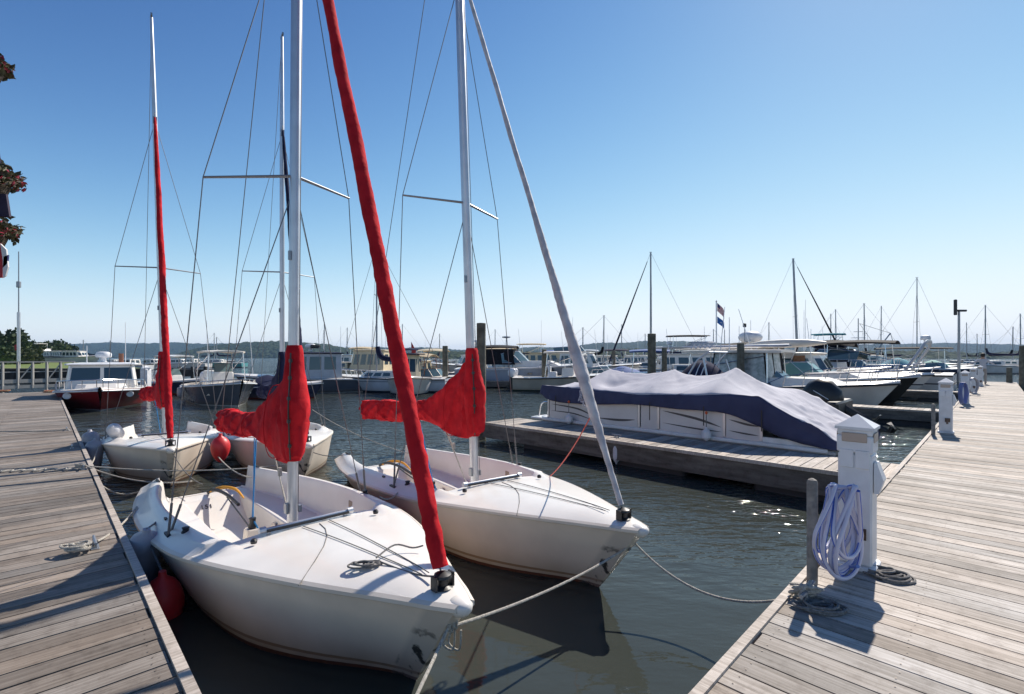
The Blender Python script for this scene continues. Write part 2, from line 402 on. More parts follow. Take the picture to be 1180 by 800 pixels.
# cleats on the decks
def cleat(p,rz,label,s=1.0,group='dock cleats'):
    t=thing('dock_cleat',label,'cleat',p,rz,group)
    m=MB(); m.tube(smooth([(-.11*s,0,.055*s),(-.05*s,0,.05*s),(0,0,.048*s),(.05*s,0,.05*s),(.11*s,0,.055*s)],3),[.009*s]*3+[.012*s]*7+[.009*s]*3,8)
    m.build('horn_bar',ALUD,t)
    m=MB(); m.box((-.035*s,0,.022*s),(.022*s,.025*s,.044*s),taper=.8); m.box((.035*s,0,.022*s),(.022*s,.025*s,.044*s),taper=.8); m.box((0,0,.004),(.13*s,.05*s,.008)); m.build('foot',ALUD,t,bev=.003)
    return t
la=math.atan2(LD.y,LD.x); fa=math.atan2(FD.y,FD.x); ra=math.atan2(RD.y,RD.x)
def Z(v,z=DZ): return Vector((v.x,v.y,z))
cl1=at(112,631,DZ); cl2=at(96,541,DZ); cl3=at(77,496,DZ); cl4=at(83,517,DZ)
cleat(cl1+Vector((-.02,0,0)),la,'cleat nearest the camera on the left dock beside the grey fender',1.1)
cleat(cl2,la,'cleat wrapped in pale rope at the edge of the left dock',1.1)
cleat(cl4,la,'small bare cleat on the left dock past the rope-wrapped one')
cleat(cl3,la,'furthest visible cleat on the left dock, toward the red cabin boat')
cr=at(925,692,DZ)+Vector((.03,0,0)); cleat(cr,ra,'cleat at the foot of the hose post where the sagging line is tied',1.3)
cf=at(712,505,DZ)+Vector((0,.08,0)); cleat(cf,fa,'cleat on the finger pier above the small white fender')
# ------------------------------------------------------------ pilings
def piling(p,top,r,label,m=None,bottom=-.9,group='round timber pilings',seed=1):
    rng=random.Random(seed); mb=MB(); prof=[]
    for i in range(9):
        z=bottom+(top-bottom)*i/8; prof.append((r*(1.06-.1*i/8)*rng.uniform(.97,1.03),z))
    prof.append((r*.9,top+.01)); prof.append((.01,top+.02)); mb.lathe(prof,(0,0,0),14)
    o=mb.build('piling',m or PILE); o.location=(p.x,p.y,0); tag(o,label,'piling',group); return o
piling(atY(554.5,11.9),zat(373,11.9),.115,'tallest timber piling, right behind the mast of the red-covered boat in the centre',seed=2)
piling(atY(513,29),zat(399,29),.17,'timber piling left of the central mast, standing in front of the varnished boats',seed=3)
piling(atY(627,30),zat(403,30),.15,'timber piling at the bow of the big blue-grey cruiser',seed=4)
piling(atY(751,17),zat(385,17),.145,'stout timber piling rising behind the middle of the pontoon boat cover',seed=5)
piling(atY(765.5,24),zat(401,24),.13,'slim piling just right of the stout one behind the pontoon boat',seed=6)
piling(atY(707,40),zat(404,40),.16,'short far piling among the boats left of the stout piling',seed=11)
piling(atY(853.5,19),zat(396,19),.14,'piling half hidden under the hardtop of the sport boat',seed=7)
piling(atY(843,23),zat(407,23),.10,'thin dark piling beside the hardtop sport boat',seed=8)
piling(R0+RD*36+Vector((.708,-.706,0))*1.93,2.6,.17,'dark piling at the right edge of the photo beside the walkway',seed=9)
piling(R0+RD*40.2+Vector((.708,-.706,0))*1.45,1.35,.14,'low piling standing at the far end of the walkway',seed=10)
# ------------------------------------------------------------ power pedestals
def pedestal(p,rz,label,hose=False,H=1.11):
    t=thing('power_pedestal',label,'power post',p,rz,'white power pedestals along the walkway')
    W=.205
    m=MB(); m.box((0,0,.02),(.25,.25,.04),bev=.01); m.box((0,0,.44),(W,W,.80),bev=.012); m.build('post',WHITE,t)
    m=MB(); m.box((0,0,.905),(W+.012,W+.012,.125),bev=.01); m.box((0,0,.99),(W+.006,W+.006,.04),bev=.006); m.build('lamp_housing',WHITE,t)
    m=MB(); h=W/2+.016
    vs=[(-h,-h,1.01),(h,-h,1.01),(h,h,1.01),(-h,h,1.01),(-h,-h,1.03),(h,-h,1.03),(h,h,1.03),(-h,h,1.03),(0,0,1.115)]
    m.add(vs,[(0,3,2,1),(0,1,5,4),(1,2,6,5),(2,3,7,6),(3,0,4,7),(4,5,8),(5,6,8),(6,7,8),(7,4,8)]); m.build('pyramid_cap',WHITE,t,smooth=0)
    LP=mat('lamp_panel',(.50,.40,.33),.4)
    m=MB()
    for s in(-1,1):
        m.box((s*(W/2+.008),0,.955),(.008,W*.74,.065),bev=.004); m.box((0,s*(W/2+.008),.955),(W*.74,.008,.065),bev=.004)
    m.build('lamp_lens',LP,t)
    for s in(-1,1):
        for q in(-1,1): m=MB(); m.box((s*(W/2+.005),q*W*.235,.80),(.012,W*.42,.13),bev=.004); m.build('outlet_door',WHITE,t)
    m=MB(); m.loft([[(-.05,-W/2-.004,.78),(.05,-W/2-.004,.78),(.05,-W/2-.02,.78),(-.05,-W/2-.02,.78)],[(-.06,-W/2-.004,.74),(.06,-W/2-.004,.74),(.06,-W/2-.06,.66),(-.06,-W/2-.06,.66)],[(-.06,-W/2-.004,.56),(.06,-W/2-.004,.56),(.05,-W/2-.03,.56),(-.05,-W/2-.03,.56)]],cap=True)
    m.build('meter_box',WHITE,t)
    m=MB()
    m.tube([(-W/2,-.03,.27),(-W/2-.07,-.03,.27),(-W/2-.075,-.03,.2)],.017,8); m.lathe([(.01,-.02),(.034,-.02),(.034,0),(.01,.01)],(-W/2-.06,-.03,.305),10); m.box((-W/2-.004,-.03,.27),(.012,.08,.08))
    m.build('water_tap',mat('rusty_brass',(.16,.10,.07),.55,.3,c2=(.07,.05,.04),scale=30),t)
    return t
peds=[((988,652),'nearest power pedestal with blue and white hose hung on its left side'),
((1090,499),'second power pedestal from the camera, bare post by the dark finger pier'),
((1112,466),'third power pedestal from the camera with a blue hose bundle at its foot'),
((1121.5,453),'fourth power pedestal from the camera, grey hose hanging on it'),
((1129.5,445),'fifth power pedestal from the camera, small and just before the standing person')]
ped0=None
for (px,py),lb in peds:
    p=at(px,py,DZ)
    if ped0 is None: ped0=pedestal(p,ra,lb)
    else: copy_tree(ped0,p,ra,lb)
# hose post + coiled hoses
def hosepost(p,label,h,r=.033):
    m=MB(); m.lathe([(r,-.5),(r,h-.03),(r*.8,h-.01),(r*.3,h)],(0,0,0),12); o=m.build('mooring_post',PILEG); o.location=p; return tag(o,label,'post')
hp=at(936,672,DZ)+Vector((0,0,0)); hosepost(hp,'slim grey wooden post on the dock edge holding up the coiled hose',.71)
hosepost(at(1078,502,DZ)+Vector((0,.05,0)),'slim post beside the second power pedestal',.62)
HOSE=None
def hosemat():
    m,nt,b=newmat('striped_hose'); at_=nt.nodes.new('ShaderNodeAttribute'); at_.attribute_name='tone'
    mx=nt.nodes.new('ShaderNodeMix'); mx.data_type='RGBA'; mx.inputs[6].default_value=(.55,.55,.68,1); mx.inputs[7].default_value=(.05,.12,.50,1)
    nt.links.new(at_.outputs['Fac'],mx.inputs[0]); nt.links.new(mx.outputs[2],b.inputs['Base Color']); b.inputs['Roughness'].default_value=.35; return m
HOSE=hosemat()
def hosetube(pts,r,n=10,mb=None):
    mb=mb or MB(); k0=len(mb.f); mb.tube(pts,r,n)
    for i in range(k0,len(mb.f)):
        k=(i-k0)%n; mb.tone[i]=1.0 if k in(1,6) else 0.0
    return mb
rng=random.Random(3); mb=MB(); a=hp+Vector((.02,-.02,.66)); b=at(980,664,DZ)+Vector((-.05,.02,.64))
ax=(b-a); ax.z=0; axn=ax.normalized(); side=Vector((axn.y,-axn.x,0))   # toward the camera
pts=[]
for k in range(9):
    w=.155*rng.uniform(.7,1.12); dep=.64*rng.uniform(.70,1.0); off=rng.uniform(-.05,.05); c=a.lerp(b,.42+.03*k/2)+axn*off
    y=side*(.02+.012*k)
    top=rng.uniform(-.03,.03)
    for j in range(14):
        th=math.pi*2*j/14+math.pi/2
        u=math.cos(th)*w*(1+.25*math.sin(-th)) ; v=(math.sin(th)-1)*dep/2
        pts.append(c+axn*u*( .45+.75*min(1,-v/dep*1.6))+Vector((0,0,v+top))+y+side*.05*math.sin(j/14*6.28+k))
hosetube(smooth(pts,3),.0135,10,mb)
tp=Vector(peds and at(988,652,DZ)); 
hs=mb.build('garden_hose',HOSE); tag(hs,'pale lavender hose with blue stripes coiled on the post by the nearest pedestal','hose')
m=MB(); e=Vector((math.cos(ra)*-.19,math.sin(ra)*-.19,0)); n_=tp+e+Vector((0,0,.60-.0))
m.tube(smooth([tp+e+Vector((.02,-.02,.2)),tp+e+Vector((.0,-.03,.1)),tp+e+Vector((-.07,-.02,.0+.06)),pts[-1]+Vector((0,0,-.5)),],5),.012,8); m.build('hose_tail',mat('hose_connector_blue',(.12,.2,.5),.4),hs)
def hosebundle(p,label,mt,h=.62,n=5,w=.13,seed=1):
    r=random.Random(seed); mb=MB(); pts=[]
    for k in range(n):
        for j in range(12):
            th=6.283*j/12+1.57; pts.append(Vector(p)+Vector((math.cos(th)*w*r.uniform(.8,1.1)-.12,-.03-.015*k-.1,h+ (math.sin(th)-1)*h*.44)))
    mb.tube(smooth(pts,2),.014,6); return tag(mb.build('garden_hose',mt),label,'hose')
hosebundle(at(1108,468,DZ)-Vector((.0,.0,0)),'dusty blue hose hanging in long loops on the third pedestal',mat('hose_dusty_blue',(.16,.2,.42),.5),.75,9,.10,2)
hosebundle(at(1120,455,DZ),'grey hose hanging in loops on the fourth pedestal',GRYV,.7,7,.2,4)
def ropecoil(p,label,r=.17,n=5,mt=None,tr=.009,seed=1,flat=.6,wob=.35,name='coiled_rope',cat='rope'):
    g=random.Random(seed); pts=[]
    ox,oy=0,0
    for k in range(n):
        rr=r*g.uniform(1-wob,1.0); ox+=g.uniform(-.03,.03); oy+=g.uniform(-.03,.03); e=g.uniform(.6,1.1)
        for j in range(10):
            th=6.283*j/10+k*.6; pts.append(Vector((ox+rr*math.cos(th),oy+rr*e*math.sin(th)*flat*1.3,tr+tr*1.4*(k%3)+g.uniform(0,.004))))
    pts.append(pts[-1]+Vector((r*.9,-r*.2,-tr)))
    mb=MB(); mb.tube(smooth(pts,3),tr,6); o=mb.build(name,mt or ROPE); o.location=p; return tag(o,label,cat)
ropecoil(at(948,703,DZ),'untidy grey rope coil lying in the shade of the nearest pedestal',.13,5,ROPEG,.008,5)
ropecoil(at(1012,661,DZ),'dark cord heaped on sunlit planks right of the nearest pedestal',.13,8,ROPEG,.008,6)
m=MB(); q=at(1012,661,DZ); m.tube(smooth([q+Vector((-.02,.02,.02)),q+Vector((-.03,.1,.10)),q+Vector((.06,.3,.05)),q+Vector((.13,.25,.01)),q+Vector((.1,.12,.01))],5),.007,6)
tag(m.build('looped_cord',ROPEG),'loose loop of dark cord rising behind the heap beside the nearest pedestal','cord')
ropecoil(at(106,634,DZ)+Vector((-.06,0,.03)),'tangled white rope wound around the cleat nearest the camera on the left dock',.09,6,ROPE,.010,8,wob=.5)
# rope wrapped along the deck at cleat 2
g=random.Random(12); pts=[]
base=cl2
for k in range(26):
    t=k/25; pts.append(base+Vector((-.02-1.0*t,-.07-.1*t+.05*math.sin(k*1.9),.015+.02*abs(math.sin(k*1.3))*(1-t))))
m=MB(); m.tube(smooth(pts,3),.011,6); tag(m.build('mooring_rope',ROPE),'frayed pale rope lying twisted across the left dock from its cleat','rope')
pts=[]
for k in range(40): pts.append(base+Vector((-.04+.07*math.cos(k*2.1)*g.uniform(.6,1),.05*math.sin(k*2.1),.03+.05*g.random())))
m=MB(); m.tube(smooth(pts,2),.010,6); tag(m.build('rope_knot',ROPE),'lump of pale rope turns knotted over the cleat at the left dock edge','rope')
m=MB(); q=at(77,497,DZ); m.tube(smooth([q+Vector((.0,0,.04)),q+Vector((-.25,-.03,.012)),q+Vector((-.7,-.06,.012)),q+Vector((-1.3,-.12,.012))],5),.011,6); tag(m.build('mooring_rope',ROPE),'thin pale rope tail lying on the left dock past the furthest cleat','rope')
# ------------------------------------------------------------ the four day sailers
HW=[(-3.12,.70),(-2.3,.87),(-1.5,.96),(-.8,.98),(0,.93),(.5,.83),(1.0,.68),(1.6,.45),(2.1,.225),(2.35,.12),(2.48,.055)]
SH=[(-3.12,.33),(-2.3,.35),(-1.5,.39),(0,.48),(1.0,.555),(1.6,.59),(2.48,.635)]
HULLM=hullmat('daysailer_hull',(.80,.69,.57),(.16,.07,.045),line=.03,dirt=.8,rough=.3,stripe=(.36,.24,.15),s0=.06,s1=.085)
def scuff(m):
    nt=m.node_tree; b=nt.nodes['Principled BSDF']; src=b.inputs['Base Color'].links[0].from_socket
    tc=nt.nodes.new('ShaderNodeTexCoord'); sp=nt.nodes.new('ShaderNodeSeparateXYZ'); nt.links.new(tc.outputs['Object'],sp.inputs[0])
    n=nt.nodes.new('ShaderNodeTexNoise'); n.inputs['Scale'].default_value=11; n.inputs['Detail'].default_value=8; nt.links.new(tc.outputs['Object'],n.inputs['Vector'])
    dz=nt.nodes.new('ShaderNodeMath'); dz.operation='MULTIPLY_ADD'; nt.links.new(sp.outputs['Z'],dz.inputs[0]); dz.inputs[1].default_value=-.75; nt.links.new(sp.outputs['X'],dz.inputs[2])
    a=nt.nodes.new('ShaderNodeMapRange'); a.inputs[1].default_value=1.83; a.inputs[2].default_value=1.87; nt.links.new(dz.outputs[0],a.inputs[0])
    mg=nt.nodes.new('ShaderNodeMix'); mg.data_type='RGBA'; ma=nt.nodes.new('ShaderNodeMath'); ma.operation='MULTIPLY'; nt.links.new(a.outputs[0],ma.inputs[0]); ma.inputs[1].default_value=.35; nt.links.new(ma.outputs[0],mg.inputs[0]); nt.links.new(src,mg.inputs[6]); mg.inputs[7].default_value=(.30,.29,.28,1); src=mg.outputs[2]
    z=nt.nodes.new('ShaderNodeMapRange'); z.inputs[1].default_value=.50; z.inputs[2].default_value=.36; nt.links.new(sp.outputs['Z'],z.inputs[0])
    f=nt.nodes.new('ShaderNodeMapRange'); f.inputs[1].default_value=.54; f.inputs[2].default_value=.62; nt.links.new(n.outputs['Fac'],f.inputs[0])
    p=nt.nodes.new('ShaderNodeMath'); p.operation='MULTIPLY'; nt.links.new(a.outputs[0],p.inputs[0]); nt.links.new(z.outputs[0],p.inputs[1])
    q=nt.nodes.new('ShaderNodeMath'); q.operation='MULTIPLY'; nt.links.new(p.outputs[0],q.inputs[0]); nt.links.new(f.outputs[0],q.inputs[1])
    mx=nt.nodes.new('ShaderNodeMix'); mx.data_type='RGBA'; nt.links.new(q.outputs[0],mx.inputs[0]); nt.links.new(src,mx.inputs[6]); mx.inputs[7].default_value=(.05,.048,.045,1); nt.links.new(mx.outputs[2],b.inputs['Base Color'])
scuff(HULLM)
def daysailer(label,M,B,mcover,mjib,boomdir=0.0,sleeve_white=False,lean=0.0,group='small keelboats moored in the corner',full=True,num='151',stow=True,jsc=1.0,spz=(3.65,3.65,3.65)):
    d=(Vector((B.x,B.y,0))-Vector((M.x,M.y,0))); rz=math.atan2(d.y,d.x)
    t=thing('sailboat',label,'sailboat',(M.x,M.y,0),rz,group)
    rnd=random.Random(len(label))
    # hull
    def hsec(s,side):
        hw=sinterp(s,HW); sh=sinterp(s,SH); out=[]
        bw=max(0,min(1,(s-.6)/1.88)); sw=max(0,min(1,(-s-1.2)/1.9))
        for v in (1,.97,.85,.7,.52,.34,.18,0,-.15,-.3,-.42):
            z=sh*v if v>=0 else v*(1-.75*sw)
            f0=.74+.15*max(0,min(1,(s+.6)/1.6)); flare=f0+(1-f0)*max(0,v)**.8 if v>=0 else f0*math.sqrt(max(0,1+v/.43))*(1 if v>-.42 else 0)
            # forward sections are finer low down
            b2=bw**4; f=flare*(1-b2)+b2*(max(0,v)**.6 if v>=0 else 0); f=f*(1-bw*.5*min(1,-v*2.4)) if v<0 else f
            y=hw*f if v>-.42 else 0
            if bw and v<.2 : y=y
            x=s-.47*bw**1.3*(1-max(v,0))-(.35*bw*(-v) if v<0 else 0)+ .12*sw*(1-max(v,0))
            if v==1: y=hw
            out.append((x,side*y,z))
        return out
    ss=[-3.12+i*(5.6/36) for i in range(37)]
    mb=MB(); rings=[]
    for s in ss:
        a=hsec(s,-1); b=hsec(s,1); rings.append(a+b[::-1][1:])
    mb.loft(rings,closed=False); n=len(rings[0]); lowc=[p for p in rings[0] if p[2]<=.15]; ym=max(p[1] for p in lowc); x_=lowc[0][0]; lowc=[(x_-.0,-ym*1.02,.145)]+lowc+[(x_-.0,ym*1.02,.145)]; mb.add(lowc,[tuple(range(len(lowc)))]); mb.add(rings[-1],[tuple(range(n))])
    mb.build('hull',HULLM,t,smooth=50)
    # gunwale strip
    m=MB()
    for sd_ in(-1,1):
        rr=[]
        for s in ss:
            hw=sinterp(s,HW); sh=sinterp(s,SH); y=sd_*hw
            rr.append([(s,y+sd_*.004,sh-.03),(s,y+sd_*.014,sh-.022),(s,y+sd_*.014,sh+.0),(s,y-sd_*.012,sh+.014)])
        m.loft(rr,closed=True,cap=True)
    m.build('rub_rail',GELC,t)
    # deck + cockpit moulding: 12 points per side
    def cz(s): return interp(s,[(-3.12,.075),(-.4,.085),(.3,.06),(.60,.0)])
    rings=[]
    st=sorted(set([round(-3.12+i*.1,3) for i in range(57)]+[.34,.35,-2.75,-2.755,-2.90,-2.95,.40]))
    for s in st:
        hw=sinterp(s,HW)-.012; sh=sinterp(s,SH)+.012; yc=max(.0,hw-.20); c=cz(s); crown=.055*max(0,1-abs(y/1) if False else 1)
        half=[]
        yi=min(yc,.77); 
        inside=s<.345
        def crownz(y): return sh+.06*(1-(y/max(hw,.01))**2)*min(1,max(0,(2.5-s)/.6))
        if inside:
            zd=crownz(yi+.03)
            za=-.30*max(0,min(1,(-2.90-s)/.2))
            half=[(hw,sh),(hw-.085,sh+.045),(hw-.10,sh+.062),(yi+.035,sh+.012+c),(yi,sh+.010+c+za*.9),(yi-.02,sh-.02+c+za)]
            seat=.14
            well=(-2.75<=s)
            base=yi-.05
            half+=[(base,seat+.02),(base-.02,seat)]
            ys=.33
            aft=max(0,min(1,(s+2.75)/.42)) if well else 0
            fl=.14*(1-aft)-.13*aft if well else .14
            half+=[(ys,seat),(ys-.012,seat-.01 if well else seat),(ys-.03,fl),(0,fl)]
        else:
            k=[1,.93,.8,.68,.64,.62,.55,.5,.4,.3,.15,0]
            half=[(hw*q,crownz(hw*q)) for q in k]
            half[0]=(hw,sh)
            # coaming end fairs into the deck
            if c>0:
                half[2]=(yi+.10,crownz(yi+.1)+c*.5); half[3]=(yi+.035,crownz(yi)+c); half[4]=(yi,crownz(yi)+c); half[5]=(yi-.02,crownz(yi)+c*.9); half[6]=(yi-.06,crownz(yi-.06)+.0)
                half[7]=(yi-.12,crownz(yi-.12)); half[8]=(yi*.6,crownz(yi*.6)); half[9]=(yi*.4,crownz(yi*.4)); half[10]=(yi*.2,crownz(yi*.2))
        rings.append([(s,-y,z) for y,z in half]+[(s,y,z) for y,z in half[::-1][1:]])
    mb=MB(); mb.loft(rings,closed=False)
    for sd_ in(-1,1):
        q0=[Vector((p[0],sd_*abs(p[1]),p[2])) for p in rings[0][:8]]; hs=[Vector(p) for p in hsec(-3.12,sd_) if p[2]>=.12]; pl=q0+hs[::-1][:-1]; mb.add(pl,[tuple(range(len(pl)))])
    mb.build('deck',GEL,t,smooth=32)
    # transom cap
    # bow nose
    m=MB(); m.lathe([(.01,-.06),(.045,-.05),(.068,-.02),(.072,.01),(.055,.03),(.01,.038)],(2.435,0,.62),16,sc=(1.2,.9)); m.build('bow_nose',GEL,t,smooth=80)
    if full:
        m=MB()
        for p in ((-.9,.62,.62),): pass
        # track across the deck in front of the mast
        zt=.612; m.tube([(.42,-.40,zt),(.42,.36,zt)],.014,8); m.tube([(.42,-.41,zt),(.42,-.36,zt)],.027,10); m.tube([(.42,.32,zt),(.42,.37,zt)],.027,10)
        for y in(-.34,-.11,.11,.30): m.box((.42,y,zt-.022),(.03,.03,.03))
        m.build('jib_track',ALU,t)
        m=MB(); m.tube([(.452,-.36,zt-.004),(.452,.32,zt-.004)],.012,6); m.build('track_groove',BLACK,t)
        # winch pedestal with blocks
        m=MB(); m.box((-1.0,-.04,.03),(.21,.18,.32),taper=.72,bev=.015); p=m.build('winch_pedestal',GELC,t)
        m=MB(); m.lathe([(.035,0),(.045,.02),(.03,.06),(.035,.11),(.01,.115)],(-1.0,-.04,.19),12); m.build('winch',BLACK,p)
        # tiller & extension
        m=MB(); m.tube(smooth([(-3.0,.0,.16),(-2.7,.02,.25),(-2.3,.05,.26),(-1.9,.07,.22)],5),[.022]*8+[.02]*8,8); m.build('tiller',BLACK,t)
        m=MB(); m.tube(smooth([(-2.85,-.02,.20),(-2.7,.10,.27),(-2.5,.20,.26),(-2.3,.24,.18)],5),[.006,.012,.016,.02,.02,.02,.02,.02,.02,.02,.018,.016,.014,.012,.01,.008],8); m.build('tiller_cover',YEL,t)
        m=MB(); m.tube([(-2.35,.06,.22),(-1.2,-.02,.16)],.009,6); m.build('tiller_extension',BLACK,t)
        # side blocks and cleats on coaming
        m=MB()
        for y in(-1,1):
            m.lathe([(.03,0),(.035,.012),(.022,.03),(.03,.05),(.01,.055)],(-.15,y*.79,.545),10)
            m.lathe([(.022,0),(.026,.02),(.014,.035)],(.60,y*.50,.59),8)
            m.box((-.75,y*.83,.52),(.06,.02,.04)); 
        m.build('deck_block',BLACK,t)
        m=MB()
        for x in(.02,.20): m.box((x-.35,.722,.42),(.09,.012,.08),bev=.004)
        m.build('instrument_pocket',mat('pocket_brown',(.36,.27,.2),.6),t)
        m=MB(); m.lathe([(.085,0),(.09,.006),(.085,.012)],(-1.35,.292,.0),20,rot=Matrix.Rotation(R(90),3,'X')); m.build('inspection_port',GELC,t)
        # number on the aft well slope
        cu=bpy.data.curves.new('hull_number','FONT'); cu.body=num; cu.size=.095; cu.extrude=.0015; cu.align_x='CENTER'
        tmp=bpy.data.objects.new('tmp',cu); col.objects.link(tmp); dg=bpy.context.evaluated_depsgraph_get(); me=bpy.data.meshes.new_from_object(tmp.evaluated_get(dg)); bpy.data.objects.remove(tmp)
        o=bpy.data.objects.new('hull_number',me); col.objects.link(o); me.materials.append(BLACK); o.parent=t
        sl=math.atan2(.27,.42)
        o.location=(-2.13,-.12,.27-.045); o.rotation_euler=(0,0,0)
        ex=Vector((0,1,0)); ey=Vector((-math.cos(sl),0,math.sin(sl))); ez=ex.cross(ey)
        o.rotation_euler=Matrix((ex,ey,ez)).transposed().to_euler(); o.location=Vector((-2.61,-.10,.05))+ez*.006
        # stern cleats, bow gear
        m=MB()
        for y in(-.57,.57): m.tube([(-3.0,y-.0,.44),(-2.9,y,.445),(-2.8,y,.44)],.012,6); m.box((-2.9,y,.425),(.05,.03,.03))
        m.build('stern_cleat',BLACK,t)
        m=MB(); m.tube([(-.3,-.55,.625),(-.3,-.45,.63)],.01,6)
    # flush seams in the foredeck
    m=MB(); cz_=lambda x,y: sinterp(x,SH)+.012+.06*(1-(y/max(sinterp(x,HW),.01))**2)
    m.tube([(x,y,cz_(x,y)+.002) for x,y in [(.52+.20*i,.03-.02*i-.018*i*i) for i in range(6)]],.004,5)
    m.build('deck_line',ROPEG,t)
    m=MB(); 
    for y0,y1 in((-.10,-.02),(.12,.03)): m.tube([(x,y0+(y1-y0)*(x-.5)/1.6,cz_(x,y0)+.010) for x in [.5+i*.16 for i in range(11)]],.0038,5)
    m.build('furling_line',ROPEG,t)
    m=MB(); m.lathe([(.045,0),(.055,.01),(.03,.025),(.03,.055),(.055,.07),(.05,.085),(.015,.10)],(2.28,0,.655),12)
    for y in(-.06,.06): m.box((2.28,y,.70),(.05,.012,.08))
    m.build('furling_drum',BLACK,t)
    # mast (leans a little), oval section
    ln=lean
    def mp(z): return Vector((-.02*(z-.5)*0, ln*(z-.5)/8,z))
    m=MB(); rr=[]
    for z,k in((.0,1),(.52,1),(3,1),(5.5,.97),(6.6,.9),(7.6,.72),(8.25,.55)):
        c=mp(z); rr.append([(c.x+.062*k*math.cos(a),c.y+.045*k*math.sin(a),z) for a in [2*math.pi*i/16 for i in range(16)]])
    m.loft(rr,cap=True); mast=m.build('mast',ALU,t,smooth=60)
    m=MB(); m.bar(mp(.9)+Vector((-.062,0,0)),mp(8.0)+Vector((-.040,0,0)),.022,.012); m.build('sail_track',ALUD,mast)
    m=MB(); m.box((0,0,-.06),(.34,.5,.14),bev=.02); m.box((0,.06,.6),(.05,.03,.06)); m.box((-.0,-.055,.62),(.06,.02,.09)); m.build('mast_step',ALUD,mast)
    c=mp(spz[0]); tips=[]
    for sgn in(-1,1):
        tip=Vector((-.30,sgn*.66+c.y,spz[1] if sgn<0 else spz[2])); tips.append(tip); m=MB(); m.tube([c,tip],[.022,.016],8,flat=.6); m.build('spreader',ALUD,mast)
    for c_,s_ in((mp(6.35),(.15,.06,.12)),(mp(2.9)+Vector((.02,-.05,0)),(.03,.02,.08)),(mp(8.27),(.2,.03,.04))): m=MB(); m.box(c_,s_); m.build('mast_fitting',ALUD,mast)
    wr=.0048
    for sgn,tip in zip((-1,1),tips):
        m=MB(); q=Vector((-.32,sgn*.88,.49)); m.tube([mp(6.35),tip,q],wr,5); m.tube([q+Vector((0,0,.02)),q+(tip-q).normalized()*.28],.011,6); m.tube([q+(tip-q).normalized()*.3,q+(tip-q).normalized()*.42],.008,6); m.build('upper_shroud',WIRE,mast)
        m=MB(); q2=Vector((-.38,sgn*.86,.49)); m.tube([mp(spz[0]-.08),q2],wr,5); dd=(mp(spz[0]-.08)-q2).normalized(); m.tube([q2,q2+dd*.26],.011,6); m.build('lower_shroud',WIRE,mast)
        m=MB(); m.box(q+Vector((-.03,0,.01)),(.14,.03,.03)); m.build('chainplate',BLACK,mast)
    # boom, cover, topping lift
    bd=Vector((-math.cos(boomdir),-math.sin(boomdir),0)); bn=Vector((-bd.y,bd.x,0)); BL=2.72
    m=MB(); m.tube([mp(1.3)+bd*.06,bd*BL+Vector((0,0,1.12))],.04,10); m.build('boom',ALU,t)
    TOP=[(-.13,1.6),(-.02,1.9),(.08,1.93),(.18,1.84),(.33,1.76),(.55,1.62),(.80,1.49),(1.1,1.39),(1.62,1.34),(2.3,1.33),(2.70,1.28)]
    BOT=[(-.13,1.10),(-.02,1.03),(.12,1.0),(.30,1.0),(.50,1.03),(.72,1.10),(1.1,1.13),(1.62,1.06),(2.3,1.03),(2.70,1.0)]
    rings=[]; N=44; NS=120
    for i in range(NS+1):
        a=-.16+2.9*i/NS; jx=jsc*7+lean*11; zt=sinterp(a,TOP); zb=sinterp(a,BOT)
        hwid=interp(a,[(-.16,.03),(-.12,.080),(0,.092),(.3,.075),(.8,.08),(1.6,.08),(2.6,.08),(2.74,.05)])
        ring=[]
        for k in range(N):
            th=2*math.pi*k/N; cc=math.cos(th); s_=math.sin(th)
            z=(zt+zb)/2+(zt-zb)/2*s_
            # narrower at top, baggy below
            wv=hwid*(1-.22*max(0,s_)) *(abs(cc)**.55)*(1 if cc>0 else -1)
            p=bd*a+bn*wv+Vector((0,mp(z).y*max(0,1-max(0,a)/.9),z))
            nn=noise.noise(Vector((a*2.0+lean,z*3+a*2,cc*1.2+jx)))*.025
            for fr_,am in((1.0,.017),(2.1,.008)):
                ph=math.atan2(z-2.25,a+.12); rr_=math.hypot(z-2.25,a+.12); bl=max(0,min(1,(a-.5)/.6))
                q1=max(0,1-abs(noise.noise(Vector((ph*4.5*fr_+jx,rr_*.9*fr_,cc*.5))))*4.5)**1.4
                q2=max(0,1-abs(noise.noise(Vector(((a-(z-1.1)*1.7)*2.3*fr_+jx,(z+a*.3)*1.3*fr_,cc*.5))))*4.5)**1.4
                nn+=am*1.5*((q1*(1-bl)+q2*bl)*min(1,rr_*1.2)-.2)
            if a>1.0: nn+=.010*math.sin(z*30+a*26+3*noise.noise(Vector((a*3,z*4,0))))*(1 if cc>0 else .7)
            p+=bn*(nn*(1.3 if cc>0 else -1.3)); p.z+=nn*.5*(1 if abs(s_)>.8 else .2)
            if 0<zt-p.z<.02: pass
            ring.append(p)
        rings.append(ring)
    m=MB(); m.loft(rings,cap=True)
    cr_=[]
    for q in range(34):
        z=1.05+(2.09-1.05)*q/33; r=sinterp(z,[(1.02,.06),(1.15,.09),(1.35,.12),(1.55,.142),(1.75,.112),(1.95,.088),(2.05,.082),(2.09,.07)]); row=[]
        for k in range(30):
            th=6.2832*k/30; fw=-bd*math.cos(th)*r+bn*math.sin(th)*r*.85
            wrk=1+.10*(max(0,1-abs(noise.noise(Vector((th*1.6+z*2.2+jsc,z*2.4,lean*9))))*4)**1.4-.25)
            c0=mp(z)-bd*(.02+.03*math.exp(-((z-1.55)/.25)**2)); row.append(Vector((c0.x,c0.y,z))+fw*wrk)
        cr_.append(row)
    m.loft(cr_,cap=True); cov=m.build('sail_cover',mcover,t,smooth=70)
    m=MB()   # zip down the front with fasteners
